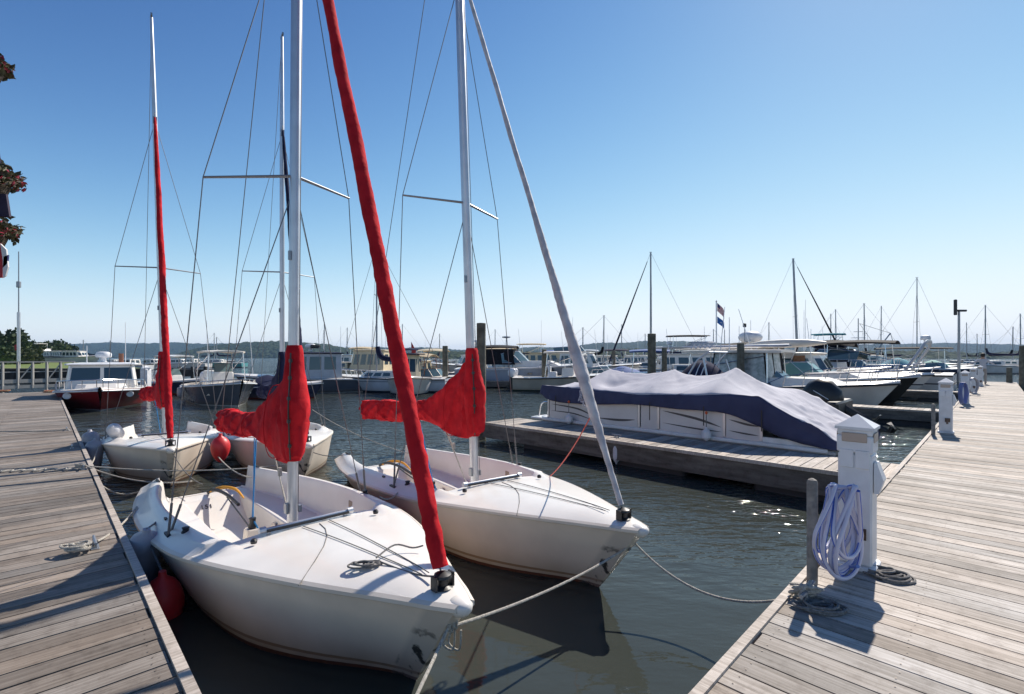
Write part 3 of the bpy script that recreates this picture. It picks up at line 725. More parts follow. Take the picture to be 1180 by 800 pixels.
    for sd_ in (-1,):
        zr=lambda z: sinterp(z,[(1.02,.06),(1.15,.09),(1.35,.12),(1.55,.142),(1.75,.112),(1.95,.088),(2.05,.082)])
        zp=lambda z: mp(z)-bd*.03+Vector((0,0,z-mp(z).z))-bd*(zr(z)*.80+.008)+bn*(zr(z)*.55+.014)
        m.tube([zp(1.07+.05*i) for i in range(20)],.007,5)
        for z in(1.2,1.42,1.62,1.8,1.95): m.box(zp(z),(.035,.02,.03))
    m.build('cover_zip',BLACK,cov)
    for a_ in (.42,1.25,2.1):
        m=MB()
        zt=sinterp(a_,TOP); zb=sinterp(a_,BOT); hw_=interp(a_,[(0,.125),(.8,.115),(2.7,.095)])+.012
        m.tube([bd*a_+bn*(hw_*(abs(math.cos(th))**.55)*(1 if math.cos(th)>0 else -1)*(1-.22*max(0,math.sin(th))))+Vector((0,mp(1.3).y*max(0,1-a_/.9),(zt+zb)/2+((zt-zb)/2+.012)*math.sin(th))) for th in [6.2832*k/28 for k in range(29)]],.004,5); m.build('cover_seam',mcover,cov)
    m=MB(); m.tube([mp(8.2)+Vector((-.06,0,0)),bd*2.70+Vector((0,0,1.30))],wr,5); m.build('topping_lift',WIRE,mast)
    if full:
        m=MB(); m.tube([bd*1.15+Vector((0,0,1.1)),(-1.0,-.04,.30)],.0075,6); m.tube([bd*1.22+Vector((0,0,1.1)),(-1.01,-.03,.30)],.0055,6)
        m.tube(smooth([(-.98,-.04,.28),(-.9,.08,.05),(-.66,.18,.1),(-.45,.25,.22)],6),.009,6); m.build('main_sheet',ROPEB,t)
        m=MB(); m.tube([bd*.55+Vector((0,0,1.05)),(-.2,.10,.20)],.006,5); m.tube([bd*.58+Vector((0,0,1.05)),(-.24,.13,.20)],.006,5); m.box(bd*.45+Vector((0,.03,.86)),(.03,.03,.08)); m.box((-.22,.11,.30),(.03,.03,.10)); m.build('boom_vang',ROPE,t)
        g=random.Random(4); pts=[Vector((-.25+g.uniform(-.09,.09),.30+g.uniform(-.08,.08),.15+g.uniform(0,.05))) for _ in range(22)]
        m=MB(); m.tube(smooth(pts,3),.008,5); m.build('coiled_sheet',ROPEB,t)
    # halyard down front of mast, forestay + furled jib sleeve
    m=MB(); m.tube([mp(6.2)+Vector((.075,.02,0)),Vector((.08,.02,.6))],.004,5); m.build('halyard',ROPER if jsc>1 else WIRE,mast)
    A=Vector((2.28,0,.70)); Bt=mp(6.5)+Vector((.05,0,0)); L=(Bt-A).length
    m=MB(); m.tube([A,Bt],.006,5); m.build('forestay',WIRE,t)
    pts=[];rs=[]; n=70
    for i in range(n+1):
        f=i/n; p=A.lerp(Bt,.012+f*.968); g=noise.noise(Vector((f*24,2.2*jsc,1)))
        g*=.4; r=interp(f,[(0,.042),(.03,.052),(.5,.050),(.82,.040),(.97,.028),(1,.014)])*jsc*(1+.10*g)
        if sleeve_white: r=interp(f,[(0,.022),(.08,.028),(.16,.050),(.20,.058),(.26,.042),(.5,.026),(.9,.022),(1,.012)])*(1+.1*g)
        p+=Vector((0,noise.noise(Vector((f*9,5,jsc)))*.006,0)); pts.append(p); rs.append(r)
    m=MB(); rings=[]; ax_=(Bt-A).normalized(); e1=ax_.cross(Vector((0,1,0))).normalized(); e2=ax_.cross(e1); NP=len(pts); LR=NP*4
    for q in range(LR):
        f=q/(LR-1)*(NP-1); i0=min(int(f),NP-2); fr_=f-i0; p=pts[i0].lerp(pts[i0+1],fr_); r=rs[i0]*(1-fr_)+rs[i0+1]*fr_; ff=f/(NP-1)
        row=[]
        for k in range(20):
            th=6.2832*k/20; wr_=noise.noise(Vector((math.cos(th)*1.3,math.sin(th)*1.3+jsc,ff*95+th*.6)))*(.17*max(0,1-ff*2.0)+.06)+.035*math.sin(th*2+ff*60)
            row.append(p+(e1*math.cos(th)+e2*math.sin(th))*r*(1+wr_))
        rings.append(row)
    m.loft(rings,cap=True); jb=m.build('furled_jib',mjib,t,smooth=70)
    if sleeve_white:
        m=MB(); g=random.Random(5); c0=A.lerp(Bt,.17)+Vector((-.04,0,-.02)); pts=[c0+Vector((g.uniform(-.035,.035),g.uniform(-.03,.03),g.uniform(-.11,.11))) for _ in range(30)]
        m.tube(smooth(pts,3),.007,5); m.build('sheet_bundle',mat('rope_navy_fleck',(.12,.16,.28),.9,c2=(.5,.5,.55),scale=70),jb)
    return t,bd,mp
def xf(t,v): return Matrix.Translation(t.location)@Matrix.Rotation(t.rotation_euler.z,4,'Z')@Vector(v)
M1=at(337,600,.5);B1=at(535,700,.62);M2=at(547,555,.5);B2=at(742,612,.62)
B3=at(197,519,.62); M3=B3+2.48*Vector((-.6,.8,0)); B4=Vector((-3.11,7.49,0)); M4=B4+2.48*Vector((-.56,.828,0))
b1,bd1,_=daysailer('nearest white sailboat, red sail cover and thick red furled jib crossing the picture',M1,B1,RED,RED,boomdir=R(-2),lean=.06,spz=(3.63,3.53,3.65))
b2,bd2,_=daysailer('white sailboat in the centre with red sail cover and pale grey jib sleeve',M2,B2,RED,SAIL,boomdir=R(8),sleeve_white=True,lean=-.30,num='152',spz=(3.80,3.84,3.79))
b3,bd3,_=daysailer('white sailboat at left facing the camera, slim red furled jib and bunched red cover',M3,B3,RED,RED,boomdir=R(7),lean=-.22,full=True,jsc=.92)
b4,bd4,_=daysailer('sailboat behind the nearest mast with navy sail cover and navy furled jib',M4,B4,NAVY,NAVY,boomdir=R(1),full=True,jsc=.9)
# knotted rope heap on the nearest foredeck
o=ropecoil(xf(b1,(1.72,-.12,.665)),'small tangle of grey line lying on the nearest sailboat foredeck',.085,5,ROPEG,.006,9,wob=.6)
m=MB(); m.tube(smooth([xf(b1,(1.75,-.1,.68)),xf(b1,(1.95,-.05,.67)),xf(b1,(2.1,-.02,.68)),xf(b1,(2.2,0,.70))],5),.006,5); m.tube(smooth([xf(b1,(1.7,-.1,.69)),xf(b1,(1.66,.06,.72)),xf(b1,(1.72,.16,.69)),xf(b1,(1.76,.22,.70))],5),.006,5)
tag(m.build('loose_line',ROPEG),'loose grey line from the foredeck tangle to the nearest furling drum','rope')
# ------------------------------------------------------------ fenders
def fender(p,label,r,L,mt,tilt=(0,0),rope=None,ball=False,group='boat fenders'):
    t=thing('fender',label,'fender',p,0,group)
    m=MB(); rot=Matrix.Rotation(tilt[0],3,'X')@Matrix.Rotation(tilt[1],3,'Y')
    if ball: prof=[(.01,-L/2)]+[(r*math.sin(math.pi*(i/12))**.5*(.62+.42*(i/12)),-L/2+L*i/12) for i in range(1,12)]+[(.03,L/2),(.025,L/2+.04),(.01,L/2+.04)]
    else: prof=[(.01,-L/2-.03),(r*.22,-L/2-.03),(r*.25,-L/2),(r*.75,-L/2+.035),(r*.97,-L/2+.09),(r,-L/2+.16),(r,L/2-.16),(r*.97,L/2-.09),(r*.75,L/2-.035),(r*.25,L/2),(r*.22,L/2+.03),(.01,L/2+.03)]
    m.lathe(prof,(0,0,0),20,rot=rot); m.build('body',mt,t,smooth=60)
    if rope is not None:
        top=rot@Vector((0,0,L/2+.03)); m=MB(); m.tube(smooth([top,(top+Vector(rope)-Vector(p))/2+Vector((0,0,-.01)),Vector(rope)-Vector(p)],4),.008,6); m.build('lanyard',ROPEG,t)
    return t
q=Vector((-2.87,3.86,.0))
fr=atY(187,3.75,0); fender(Vector((fr.x,fr.y,zat(700,3.75)-.03)),'big red inflatable fender squeezed between the left dock and nearest sailboat',.17,.56,REDV,(R(4),R(3)),rope=xf(b1,(-.6,-.98,.44)),ball=True)
fg=atY(160,4.15,0); fender(Vector((fg.x+.03,fg.y,zat(648,4.15)-.03)),'large grey fender hanging off the nearest sailboat beside the red one',.125,.62,GRYV,(R(8),R(12)),rope=xf(b1,(-1.15,-.80,.45)))
fr2=atY(254,8.0); fender(Vector((fr2.x,fr2.y,zat(518,8.0))),'small bright red fender between the two far sailboats',.17,.44,REDV,rope=xf(b4,(-.9,-.9,.5)),ball=True)
f3=xf(b3,(-.5,-1.08,.0)); fender(Vector((f3.x,f3.y,.34)),'grey fender on the dock side of the left sailboat',.13,.60,GRYV,(R(3),R(-5)),rope=xf(b3,(-.5,-.9,.45)))
f3=xf(b3,(.15,-1.02,.0)); fender(Vector((f3.x,f3.y,.28)),'second grey fender nearer the bow on the left sailboat',.13,.55,GRYV,(R(-5),R(4)),rope=xf(b3,(.1,-.9,.48)))
f3=xf(b3,(.2,-.72,.0)); fender(Vector((f3.x,f3.y,.68)),'white fender lying on the side deck of the left sailboat',.11,.40,WHTV,(R(55),R(20)))
ff=at(710,536,0)+Vector((0,-.02,0)); fender(Vector((ff.x,ff.y,.22)),'small white fender hanging from the finger pier near its cleat',.065,.34,WHTV,rope=cf+Vector((0,0,.04)))
# ------------------------------------------------------------ mooring lines
def line(name,label,pts,r=.009,mt=None):
    m=MB(); m.tube(pts,r,7); return tag(m.build(name,mt or ROPE),label,'mooring line',group='mooring lines')
k1=xf(b1,(2.36,0,.5)); k2=xf(b2,(2.33,0,.45)); 
line('mooring_line','taut white line between the bows of the two nearest sailboats',catenary(k1+Vector((.03,0,-.02)),k2,.05))
e=atY(440,1.6,.30); line('mooring_line','white line dropping from the nearest bow out of the bottom of the picture',catenary(k1,Vector((-.55,1.55,.40)),.01))
m=MB(); g=random.Random(2)
pts=[k1+Vector((g.uniform(-.03,.03),g.uniform(-.02,.02),g.uniform(-.06,.05))) for _ in range(16)]; m.tube(smooth(pts,3),.008,6)
for dx in(-.035,.0,.03): m.tube(smooth([k1+Vector((dx,0,0)),k1+Vector((dx*.5+.01,.0,.09)),xf(b1,(2.44,0,.62))],4),.008,6)
for dx in(-.02,.015): m.tube(smooth([k1+Vector((dx,0,-.02)),k1+Vector((dx-.03,0,-.12)),k1+Vector((dx+.03,0,-.16)),k1+Vector((dx+.04,0,-.05))],4),.006,6)
tag(m.build('rope_knot',ROPE),'hanging cluster of knotted white rope loops under the nearest bow','rope')
line('mooring_line','sagging white line from the central sailboat bow to the cleat at the hose post',catenary(k2+Vector((.03,.02,.05)),cr+Vector((-.02,0,.04)),.22,20))
m=MB(); pts=[k2+Vector((g.uniform(-.03,.03),g.uniform(-.02,.02),g.uniform(-.04,.05))) for _ in range(10)]; m.tube(smooth(pts,3),.007,6); tag(m.build('rope_knot',ROPEG),'grey knot under the bow of the central sailboat','rope')
pts=[cr+Vector((g.uniform(-.10,.08),g.uniform(-.04,.06),.02+g.uniform(0,.09))) for _ in range(24)]; m=MB(); m.tube(smooth(pts,3),.010,6); tag(m.build('rope_knot',ROPE),'thick pale rope wrapped messily around the cleat at the hose post','rope')
s1=xf(b1,(-2.95,-.57,.44)); c2=cl2+Vector((0,0,.05))
line('mooring_line','drooping white line from the left dock cleat to the nearest sailboat stern',catenary(c2,s1,.28,18),.011)
line('mooring_line','slack white line in the water gap between the rope-wrapped cleat and the nearest stern',catenary(c2+Vector((.03,0,0)),xf(b1,(-2.95,-.2,.36)),.10,18),.009)
line('mooring_line','white line from the rope-wrapped cleat up to the left sailboat side',catenary(c2,xf(b3,(.2,-.95,.46)),.14),.010)
line('mooring_line','long near-level line from the rope-wrapped cleat across to the navy-covered sailboat',catenary(c2,xf(b4,(2.3,-.05,.35)),.10,20),.009)
line('mooring_line','line from the left sailboat bow to the nearest sailboat far side',catenary(xf(b3,(1.2,.55,.55)),xf(b1,(-2.6,.42,.36)),.14,18),.009)
line('mooring_line','thin line from the far left dock cleat to the left sailboat quarter',catenary(cl3+Vector((0,0,.05)),xf(b3,(-1.4,-.95,.42)),.15),.009)
line('mooring_line','short line from the cleat nearest the camera down toward the nearest stern',catenary(cl1+Vector((0,0,.05)),xf(b1,(-1.9,-.9,.40)),.04),.009)
line('mooring_line','dark line tied between the nearest stern and the left sailboat bow',catenary(xf(b1,(-2.85,-.1,.32)),xf(b3,(2.25,0,.62)),.10),.006,ROPEG)
line('mooring_line','thin line from the nearest sailboat rail up to the side of the central sailboat',catenary(xf(b1,(-.05,.9,.53)),xf(b2,(-.1,-.93,.5)),.05),.007)
line('mooring_line','grey line from the central sailboat stern to the navy-covered sailboat',catenary(xf(b2,(-3.0,-.55,.42)),xf(b4,(2.2,.05,.5)),.06),.007,ROPEG)
line('mooring_line','thin line from the central sailboat far quarter away over the water',catenary(xf(b2,(-2.7,.5,.32)),Vector((-4.5,11.0,.8)),.10),.006)
sb=xf(b2,(2.28,0,.70)).lerp(xf(b2,(.05,-.22,6.5)),.14)
line('mooring_line','pink line stretched from the bunched jib sleeve to the central boat rail',catenary(sb,xf(b2,(.5,.75,.55)),.06),.006,ROPER)

holes=[]
for t in (b1,b2,b3,b4):
    S=[.4,-.3,-1.0,-1.7,-2.3,-2.8]; holes.append([tuple(xf(t,(s,sinterp(s,HW)*.58,0)))for s in S]+[tuple(xf(t,(s,-sinterp(s,HW)*.58,0))) for s in S[::-1]])
water(holes)
# ------------------------------------------------------------ covered pontoon boat
HD=-FD; NA=Vector((.7057,.7085,0))
def pontoon():
    P=F1+NA*1.34+FD*6.9; t=thing('pontoon_boat','silver pontoon boat under a sagging navy and pale lavender cover, tied to the finger pier','boat',(P.x,P.y,0),math.atan2(HD.y,HD.x))
    W=2.5
    m=MB()
    for y in(.36,W-.36):
        rings=[]
        for x,k in((-.15,.5),(0,.95),(.3,1),(4.9,1),(5.5,.8),(5.9,.45),(6.1,.12)): rings.append([(x,y+.31*k*math.cos(a),.12+.31*k*math.sin(a)+.14*(1-k)) for a in [6.2832*i/18 for i in range(18)]])
        m.loft(rings,cap=True)
    m.build('pontoon_tube',ALU,t,smooth=60)
    m=MB(); m.box((3.0,W/2,.46),(6.1,W,.08),bev=.02); m.build('platform',mat('platform_silver',(.50,.50,.52),.4,.2),t)
    PAN=mat('panel_silver',(.60,.59,.60),.38,.1,scale=2)
    m=MB()
    for y in(.05,W-.05):
        for x0,x1 in((.15,1.45),(1.5,2.55),(2.62,3.0),(3.05,4.3),(4.35,4.95)): m.box(((x0+x1)/2,y,.76),(x1-x0,.03,.48),bev=.008)
    m.build('fence_panel',PAN,t)
    m=MB(); m.box((.12,W/2,.76),(.03,W-.2,.48),bev=.008); m.build('stern_panel',PAN,t)
    m=MB()
    for y in(.05,W-.05):
        for x in(.12,1.47,2.58,3.02,4.32,4.95): m.box((x,y,.80),(.045,.045,.66))
        m.box((2.53,y,1.03),(4.9,.04,.035)); m.box((2.53,y,.53),(4.9,.045,.03))
    m.build('fence_rail',ALU,t)
    m=MB(); m.box((2.95,-.01,.49),(6.0,.04,.07),bev=.012); m.box((5.5,.05,.56),(1.1,.03,.10),bev=.01); m.build('rub_rail',WHITE,t)
    m=MB(); yq=.031
    def sw(pts,w):
        P_=smooth([(x,yq,z) for x,z in pts],6); n=len(P_)
        up=[(p[0],yq,p[2]+w*math.sin(math.pi*i/(n-1))/2) for i,p in enumerate(P_)]; dn=[(p[0],yq,p[2]-w*math.sin(math.pi*i/(n-1))/2) for i,p in enumerate(P_)]
        m=MB(); m.add(up+dn,[(i,i+1,n+i+1,n+i) for i in range(n-1)]); m.build('side_stripe',mat('stripe_charcoal',(.06,.06,.07),.4),t,smooth=0)
    sw([(.2,.86),(1.0,.80),(1.44,.66)],.04); sw([(.2,.70),(.9,.68),(1.44,.57)],.03); sw([(1.55,.64),(2.1,.64),(2.5,.68)],.05)
    sw([(3.1,.92),(3.8,.82),(4.28,.70)],.05); sw([(4.4,.86),(4.7,.80),(4.92,.78)],.04); sw([(3.1,.68),(3.8,.63),(4.28,.62)],.03); sw([(4.4,.66),(4.7,.63),(4.92,.62)],.03); sw([(.2,.94),(.9,.93),(1.44,.90)],.02)
    # cover
    TOPM=mat('cover_top_pale',(.47,.47,.52),.85,c2=(.36,.36,.42),scale=1.2,bump=.15,bscale=9)  # top cloth in a much paler grey than the navy skirt
    E_=[(-.02,1.30),(1.2,1.27),(2.5,1.22),(3.8,1.27),(4.85,1.31),(5.2,1.16),(6.18,.60)]
    RG=[(-.02,1.32),(.5,1.42),(1.07,1.68),(1.5,1.585),(1.95,1.56),(2.4,1.60),(2.77,1.70),(3.1,1.57),(3.45,1.53),(3.8,1.60),(4.08,1.76),(4.5,1.56),(5.1,1.27),(5.7,1.0),(6.18,.72)]
    HM=[(-.02,1.1),(.15,.98),(.6,.90),(1.3,.95),(2.5,.985),(3.8,1.0),(4.4,.95),(4.9,.80),(5.4,.63),(6.18,.50)]
    PL=[(-.02,1.32),(1.07,1.70),(2.77,1.72),(4.08,1.78),(6.18,.72)]
    def tentr(x):
        for (a,b),(c,d) in zip(PL,PL[1:]):
            if x<=c:
                f=max(0,(x-a)/(c-a)); sg={0:.14,1:.15,2:.20,3:.10}[PL.index((a,b))]; return b+(d-b)*f-sg*4*f*(1-f)*(.75+.25*abs(2*f-1))
        return .72
    nx=220; ny=44; m=MB(); vs=[]
    def ztop(x,v):
        e=sinterp(x,E_); r=tentr(x); g=1-abs(2*v-1); 
        k=g**.8 if g>0 else 0
        z=e+(r-e)*k
        pk=sum(math.exp(-((x-c)/.45)**2) for c in(1.07,2.77,4.08)); z-=(1-min(1,pk))*.05*math.sin(math.pi*g)
        for c in(1.07,2.77,4.08):
            dx=x-c; dy=(v-.5)*W; rr_=math.hypot(dx,dy); th=math.atan2(dy,dx)
            z+=.022*math.exp(-rr_/.8)*min(1,rr_*3)*(max(0,1-abs(noise.noise(Vector((math.cos(th)*4,math.sin(th)*4,c))))*4)-.3)
        z+=.010*(max(0,1-abs(noise.noise(Vector((x*1.1+v*1.5,v*2.2-x*.6,4))))*7)-.2)
        z+=.014*noise.noise(Vector((x*1.7,v*3,0)))+.010*noise.noise(Vector((x*6,v*5,3)))*min(1,g*4)
        if x>4.6: z+=.05*(max(0,1-abs(noise.noise(Vector((x*1.2-v*3,v*9+x*1.5,1))))*4)-.3)*min(1,(x-4.6))
        z-=.10*math.exp(-((x-1.6)/.25)**2-((v-.22)/.10)**2)
        return z
    for i in range(nx+1):
        x=-.02+6.2*i/nx
        for j in range(ny+1):
            v=j/ny; 
            inset=.0+(.10*max(0,x-5.2))
            vs.append((x,-.05+inset+(W+.1-2*inset)*v,ztop(x,v)))
    m.add(vs,[(i*(ny+1)+j,(i+1)*(ny+1)+j,(i+1)*(ny+1)+j+1,i*(ny+1)+j+1) for i in range(nx) for j in range(ny)])
    m.build('cover_top',TOPM,t,smooth=180,solid=.006)
    m=MB()
    loop=[]; 
    for i in range(nx+1): loop.append((-.02+6.2*i/nx,0))
    for j in range(1,25): loop.append((6.18,j/24))
    for i in range(nx,-1,-1): loop.append((-.02+6.2*i/nx,1))
    for j in range(23,0,-1): loop.append((-.02,j/24))
    rows=[]
    for q in range(9):
        f=q/8; row=[]
        for k,(x,v) in enumerate(loop):
            inset=.10*max(0,x-5.2); y=-.05+inset+(W+.1-2*inset)*v
            zt=ztop(min(x,6.18),v) if v in(0,1) else ztop(x,v); zb=sinterp(x,HM)+.02*math.sin(x*3.1)
            sgn=-1 if v<.5 else 1
            wob=(.03+.09*max(0,(x-4.4)/1.5))*noise.noise(Vector((x*3.2,v*4,f*1.5)))+.02*noise.noise(Vector((x*11,v*11,f*2)))
            yy=y+sgn*(.035*math.sin(f*math.pi/2)+wob*f)*(1 if v in(0,1) else 0); xx=x+(( .07*f+wob*2*f) if x>6.1 and 0<v<1 else 0)-(.03*f if x<0 else 0)
            row.append((xx,yy,zt+(zb-zt)*f+.003))
        rows.append(row)
    m.loft(rows,closed=True); m.build('cover_skirt',mat('cover_navy',(.035,.04,.10),.75,c2=(.022,.026,.075),scale=3,bump=.3,bscale=10,sheen=.1),t,smooth=180,solid=.006)
    m=MB()
    for x in(.45,2.9,4.0,5.0): m.box((x,-.10,.90),(.018,.006,.36)); 
    m.build('cover_strap',BLACK,t)
    m=MB(); g=random.Random(5)
    for k in range(7):
        x=6.1+.02*k; m.tube(smooth([(x,.1+.3*k,.75),(x+.1,.14+.3*k+g.uniform(-.1,.1),.6),(x+.06,.1+.3*k+g.uniform(-.1,.1),.45)],4),.03,7)
    m.build('cover_fold',MATS['cover_navy'],t)
    # outboard & ladder
    o=outboard(t,(-.38,W/2,.35),.95,NAVY,tilt=.5)
    m=MB()
    for y in(.30,.62,.95): m.tube(smooth([(-.05,y,.50),(-.05,y,.78),(-.16,y,.86),(-.34,y,.80),(-.42,y,.5)],5),.018,8)
    m.build('boarding_ladder',STEEL,t)
    m=MB(); m.box((-.25,.65,.47),(.5,1.2,.05),bev=.02); m.build('swim_platform',WHITE,t)
    for x,lb in((4.05,'white fender on an orange-tied line below the pontoon boat cover'),(.85,'white fender at the stern end of the pontoon boat')):
        p=xf(t,(x,-.10,.56)); f=fender(p,lb,.085,.22,WHTV)
        m=MB(); m.tube([(0,0,.1),(0,0,.42)],.008,6); m.build('lanyard',ROPEG,f)
        m=MB(); m.lathe([(.01,-.03),(.03,0),(.01,.03)],(0,0,.40),8); m.build('tie_tag',mat('orange_tape',(.7,.12,.03),.6),f)
    return t
def outboard(parent,p,s,mc,tilt=0.0,name='outboard_motor'):
    x,y,z=p; rot=Matrix.Rotation(tilt,3,'Y')
    def q(v): return rot@(Vector(v)*s)+Vector(p)
    m=MB(); rings=[]
    for zz,a,b_,o in((.28,.14,.12,0),(.36,.22,.16,-.02),(.55,.26,.17,-.03),(.72,.22,.15,-.02),(.80,.12,.09,0)):
        rings.append([q((o+a*math.cos(th),b_*math.sin(th),zz)) for th in [6.2832*i/14 for i in range(14)]])
    m.loft(rings,cap=True); o=m.build(name,mc,parent,smooth=60)
    m=MB(); rings=[]
    for zz,a,b_,oo in((.30,.10,.06,0),(.0,.09,.05,-.01),(-.28,.08,.03,-.02),(-.5,.07,.02,-.03)):
        rings.append([q((oo+a*math.cos(th),b_*math.sin(th),zz)) for th in [6.2832*i/10 for i in range(10)]])
    m.loft(rings,cap=True); m.box(q((-.06,0,-.20)),(.30*s,.14*s,.015*s),rot); 
    m.tube([q((.10,0,-.42)),q((-.16,0,-.42))],[.02*s,.05*s],8)
    for k in range(3):
        a=k*2.094; m.poly([q((-.17,0,-.42)),q((-.15,.10*math.cos(a-.4),-.42+.10*math.sin(a-.4))),q((-.19,.12*math.cos(a+.4),-.42+.12*math.sin(a+.4)))],.008)
    m.build('lower_unit',BLACK,o)
    return o
pontoon()
# ------------------------------------------------------------ motor boats
HM={}
def hm(kind):
    if kind not in HM:
        W=(.70,.69,.68)
        HM[kind]={'white':lambda:hullmat('motor_hull_white',W,(.03,.04,.10),line=.06),
        'whiteblk':lambda:hullmat('motor_hull_white_black_bottom',W,(.02,.02,.02),line=.10,stripe=(.03,.03,.05),s0=.62,s1=.68),
        'bluegrey':lambda:hullmat('motor_hull_bluegrey',(.34,.38,.46),(.03,.04,.05),line=.07),
        'grey':lambda:hullmat('motor_hull_grey',(.10,.11,.135),(.5,.49,.46),line=.05),
        'navy':lambda:hullmat('motor_hull_navy',(.03,.04,.09),(.2,.04,.03),line=.06),
        'black':lambda:hullmat('motor_hull_black',(.018,.018,.02),(.02,.02,.02),line=.05,dirt=.2),
        'red':lambda:hullmat('motor_hull_maroon',(.22,.015,.02),(.55,.5,.48),line=.045,rough=.3,dirt=.15),
        'cream':lambda:hullmat('motor_hull_cream',(.66,.58,.44),(.02,.02,.03),line=.08,stripe=(.05,.05,.07),s0=.55,s1=.66),
        'tan':lambda:hullmat('motor_hull_tan',(.45,.40,.33),(.04,.05,.04),line=.08),
        'ltblue':lambda:hullmat('hull_pale_blue',(.55,.60,.68),(.02,.03,.05),line=.10,stripe=(.12,.14,.2),s0=.60,s1=.64),
        'teal':lambda:hullmat('hull_teal',(.10,.30,.32),(.02,.03,.05),line=.10)}[kind]()
    return HM[kind]
class Boat:
    def __init__(s,label,pos,head,L,B,fb,hull='white',cat='motorboat',group=None,bow=.38,cockpit=(-.46,.05),name='motorboat',deckm=None,depth=.45):
        s.L,s.B,s.fb=L,B,fb; s.t=thing(name,label,cat,(pos.x,pos.y,0),R(head),group); s.bow=bow
        s.hwf=[(-.5,.44*B),(-.3,.48*B),(0,.5*B),(.2,.46*B),(.34,.34*B),(.44,.17*B),(.5,.02*B)]
        m=MB(); rings=[]
        for i in range(27):
            u=-.5+i/26; hw=sinterp(u,s.hwf); sh=s.sheer(u); bw=max(0,(u-.05)/.45); half=[]
            for v in(1,.93,.75,.5,.25,.08,-.1,-.3):
                fl=(.84+.16*max(0,v)) if v>=0 else .84*(1+v*1.4)
                f=fl*(1-bw)+bw*max(0,v)**.9*1.0+(0.0)
                f=max(f,fl*(1-bw)**.6*(.9 if v<=0 else 1)*(1-bw*.2)) if v<.5 else f
                if u>=.499: f=max(0,v)**1.2
                x=u*L-.13*L*bw**1.6*(1-max(0,v))*(.5+fb*.3)
                half.append((x,hw*max(0.0,f),sh*v if v>0 else v*.8))
            rings.append([(x,-y,z) for x,y,z in half]+[(x,y,z) for x,y,z in half[::-1]])
        m.loft(rings,closed=False); m.add(rings[0],[tuple(range(len(rings[0])))]); m.build('hull',hm(hull),s.t,smooth=40)
        m=MB()
        for sg in(-1,1): 
            m.tube([(u*L,sg*(sinterp(u,s.hwf)+.01),s.sheer(u)-.05) for u in [-.5+i/20 for i in range(21)]],.03,6)
        m.build('rub_rail',WHITE if hull in('red','navy','black','grey','bluegrey') else BLACK,s.t)
        c0,c1=cockpit; rings=[]; us=sorted(set([-.5+i/30 for i in range(31)]+[c0,c0+.002,c1,c1-.002]))
        for u in us:
            hw=sinterp(u,s.hwf); sh=s.sheer(u); ck=c0<u<c1
            if ck: y1=max(.05,hw-.18); half=[(hw,sh),(y1+.02,sh+.03),(y1,sh+.02),(y1-.03,sh-depth),(0,sh-depth)]
            else: half=[(hw,sh),(hw*.9,sh+.02),(hw*.6,sh+.06),(hw*.3,sh+.085),(0,sh+.09)]
            rings.append([(u*L,-y,z) for y,z in half]+[(u*L,y,z) for y,z in half[::-1][1:]])
        m=MB(); m.loft(rings,closed=False); m.build('deck',deckm or GEL,s.t,smooth=30)
    def sheer(s,u): return s.fb*(.82+s.bow*max(0,u+.35)**1.5)
    def X(s,u): return u*s.L
    def cabin(s,u0,u1,w,h,m_=None,win=True,rake=(.1,.25),z0=None,name='cabin',roof=None,wb=.30,wt=.82,winm=None,nwin=2,over=.1,fw=.30):
        L=s.L; x0,x1=u0*L,u1*L; z0=s.sheer((u0+u1)/2)-.02 if z0 is None else z0; z1=z0+h; m_=m_ or GEL; m=MB(); k=.88
        lo=[(x0,-w/2),(x1-.15*w,-w/2),(x1,-w*fw),(x1,w*fw),(x1-.15*w,w/2),(x0,w/2)]
        def ring(f,ins=0): 
            out=[]
            for i,(x,y) in enumerate(lo):
                xx=x+(rake[0]*h*f if i in(0,5) else -rake[1]*h*f*(2 if i in(2,3) else 1.6)); out.append((xx,y*(1-(1-k)*f),z0+h*f))
            return out
        m.loft([ring(0),ring(1)],closed=True,cap=True); o=m.build(name,m_,s.t,smooth=20,bev=.02)
        if win:
            m=MB(); a=ring(wb); b=ring(wt)
            for i in range(6):
                j=(i+1)%6
                if i==5: rngs=[(.12,.44),(.56,.88)]
                elif i in(1,3):
                    if fw>.4: continue
                    rngs=[(.08,.92)]
                elif i==2: rngs=[(.03,.47),(.53,.97)]
                else: rngs=[(.06+(.88/nwin)*k2,.06+(.88/nwin)*(k2+1)-.06) for k2 in range(nwin)]
                A,A2,Bq,B2=[Vector(q) for q in(a[i],a[j],b[i],b[j])]; nrm=(A2-A).cross(Bq-A).normalized(); cen=Vector(((x0+x1)/2,0,z0))
                if nrm.dot(A-cen)<0: nrm=-nrm
                for f0,f1 in rngs: m.poly([A.lerp(A2,f0),A.lerp(A2,f1),Bq.lerp(B2,f1),Bq.lerp(B2,f0)],.012,nrm)
                if i not in(1,3): pass
            for kk in range(len(m.v)): pass
            m.build('window',winm or GLS,o,smooth=0)
        if roof is not None:
            r=ring(1); m=MB(); rr=[]
            for dz,e in((0,over*.8),(.03,over),(.06,over*.8),(.09,-over*2)): rr.append([(x+(e if x>(x0+x1)/2 else -e),y+(e if y>0 else -e),z1+dz) for x,y,_ in r])
            m.loft(rr,cap=True); m.build('roof',roof,s.t,smooth=40)
        return o
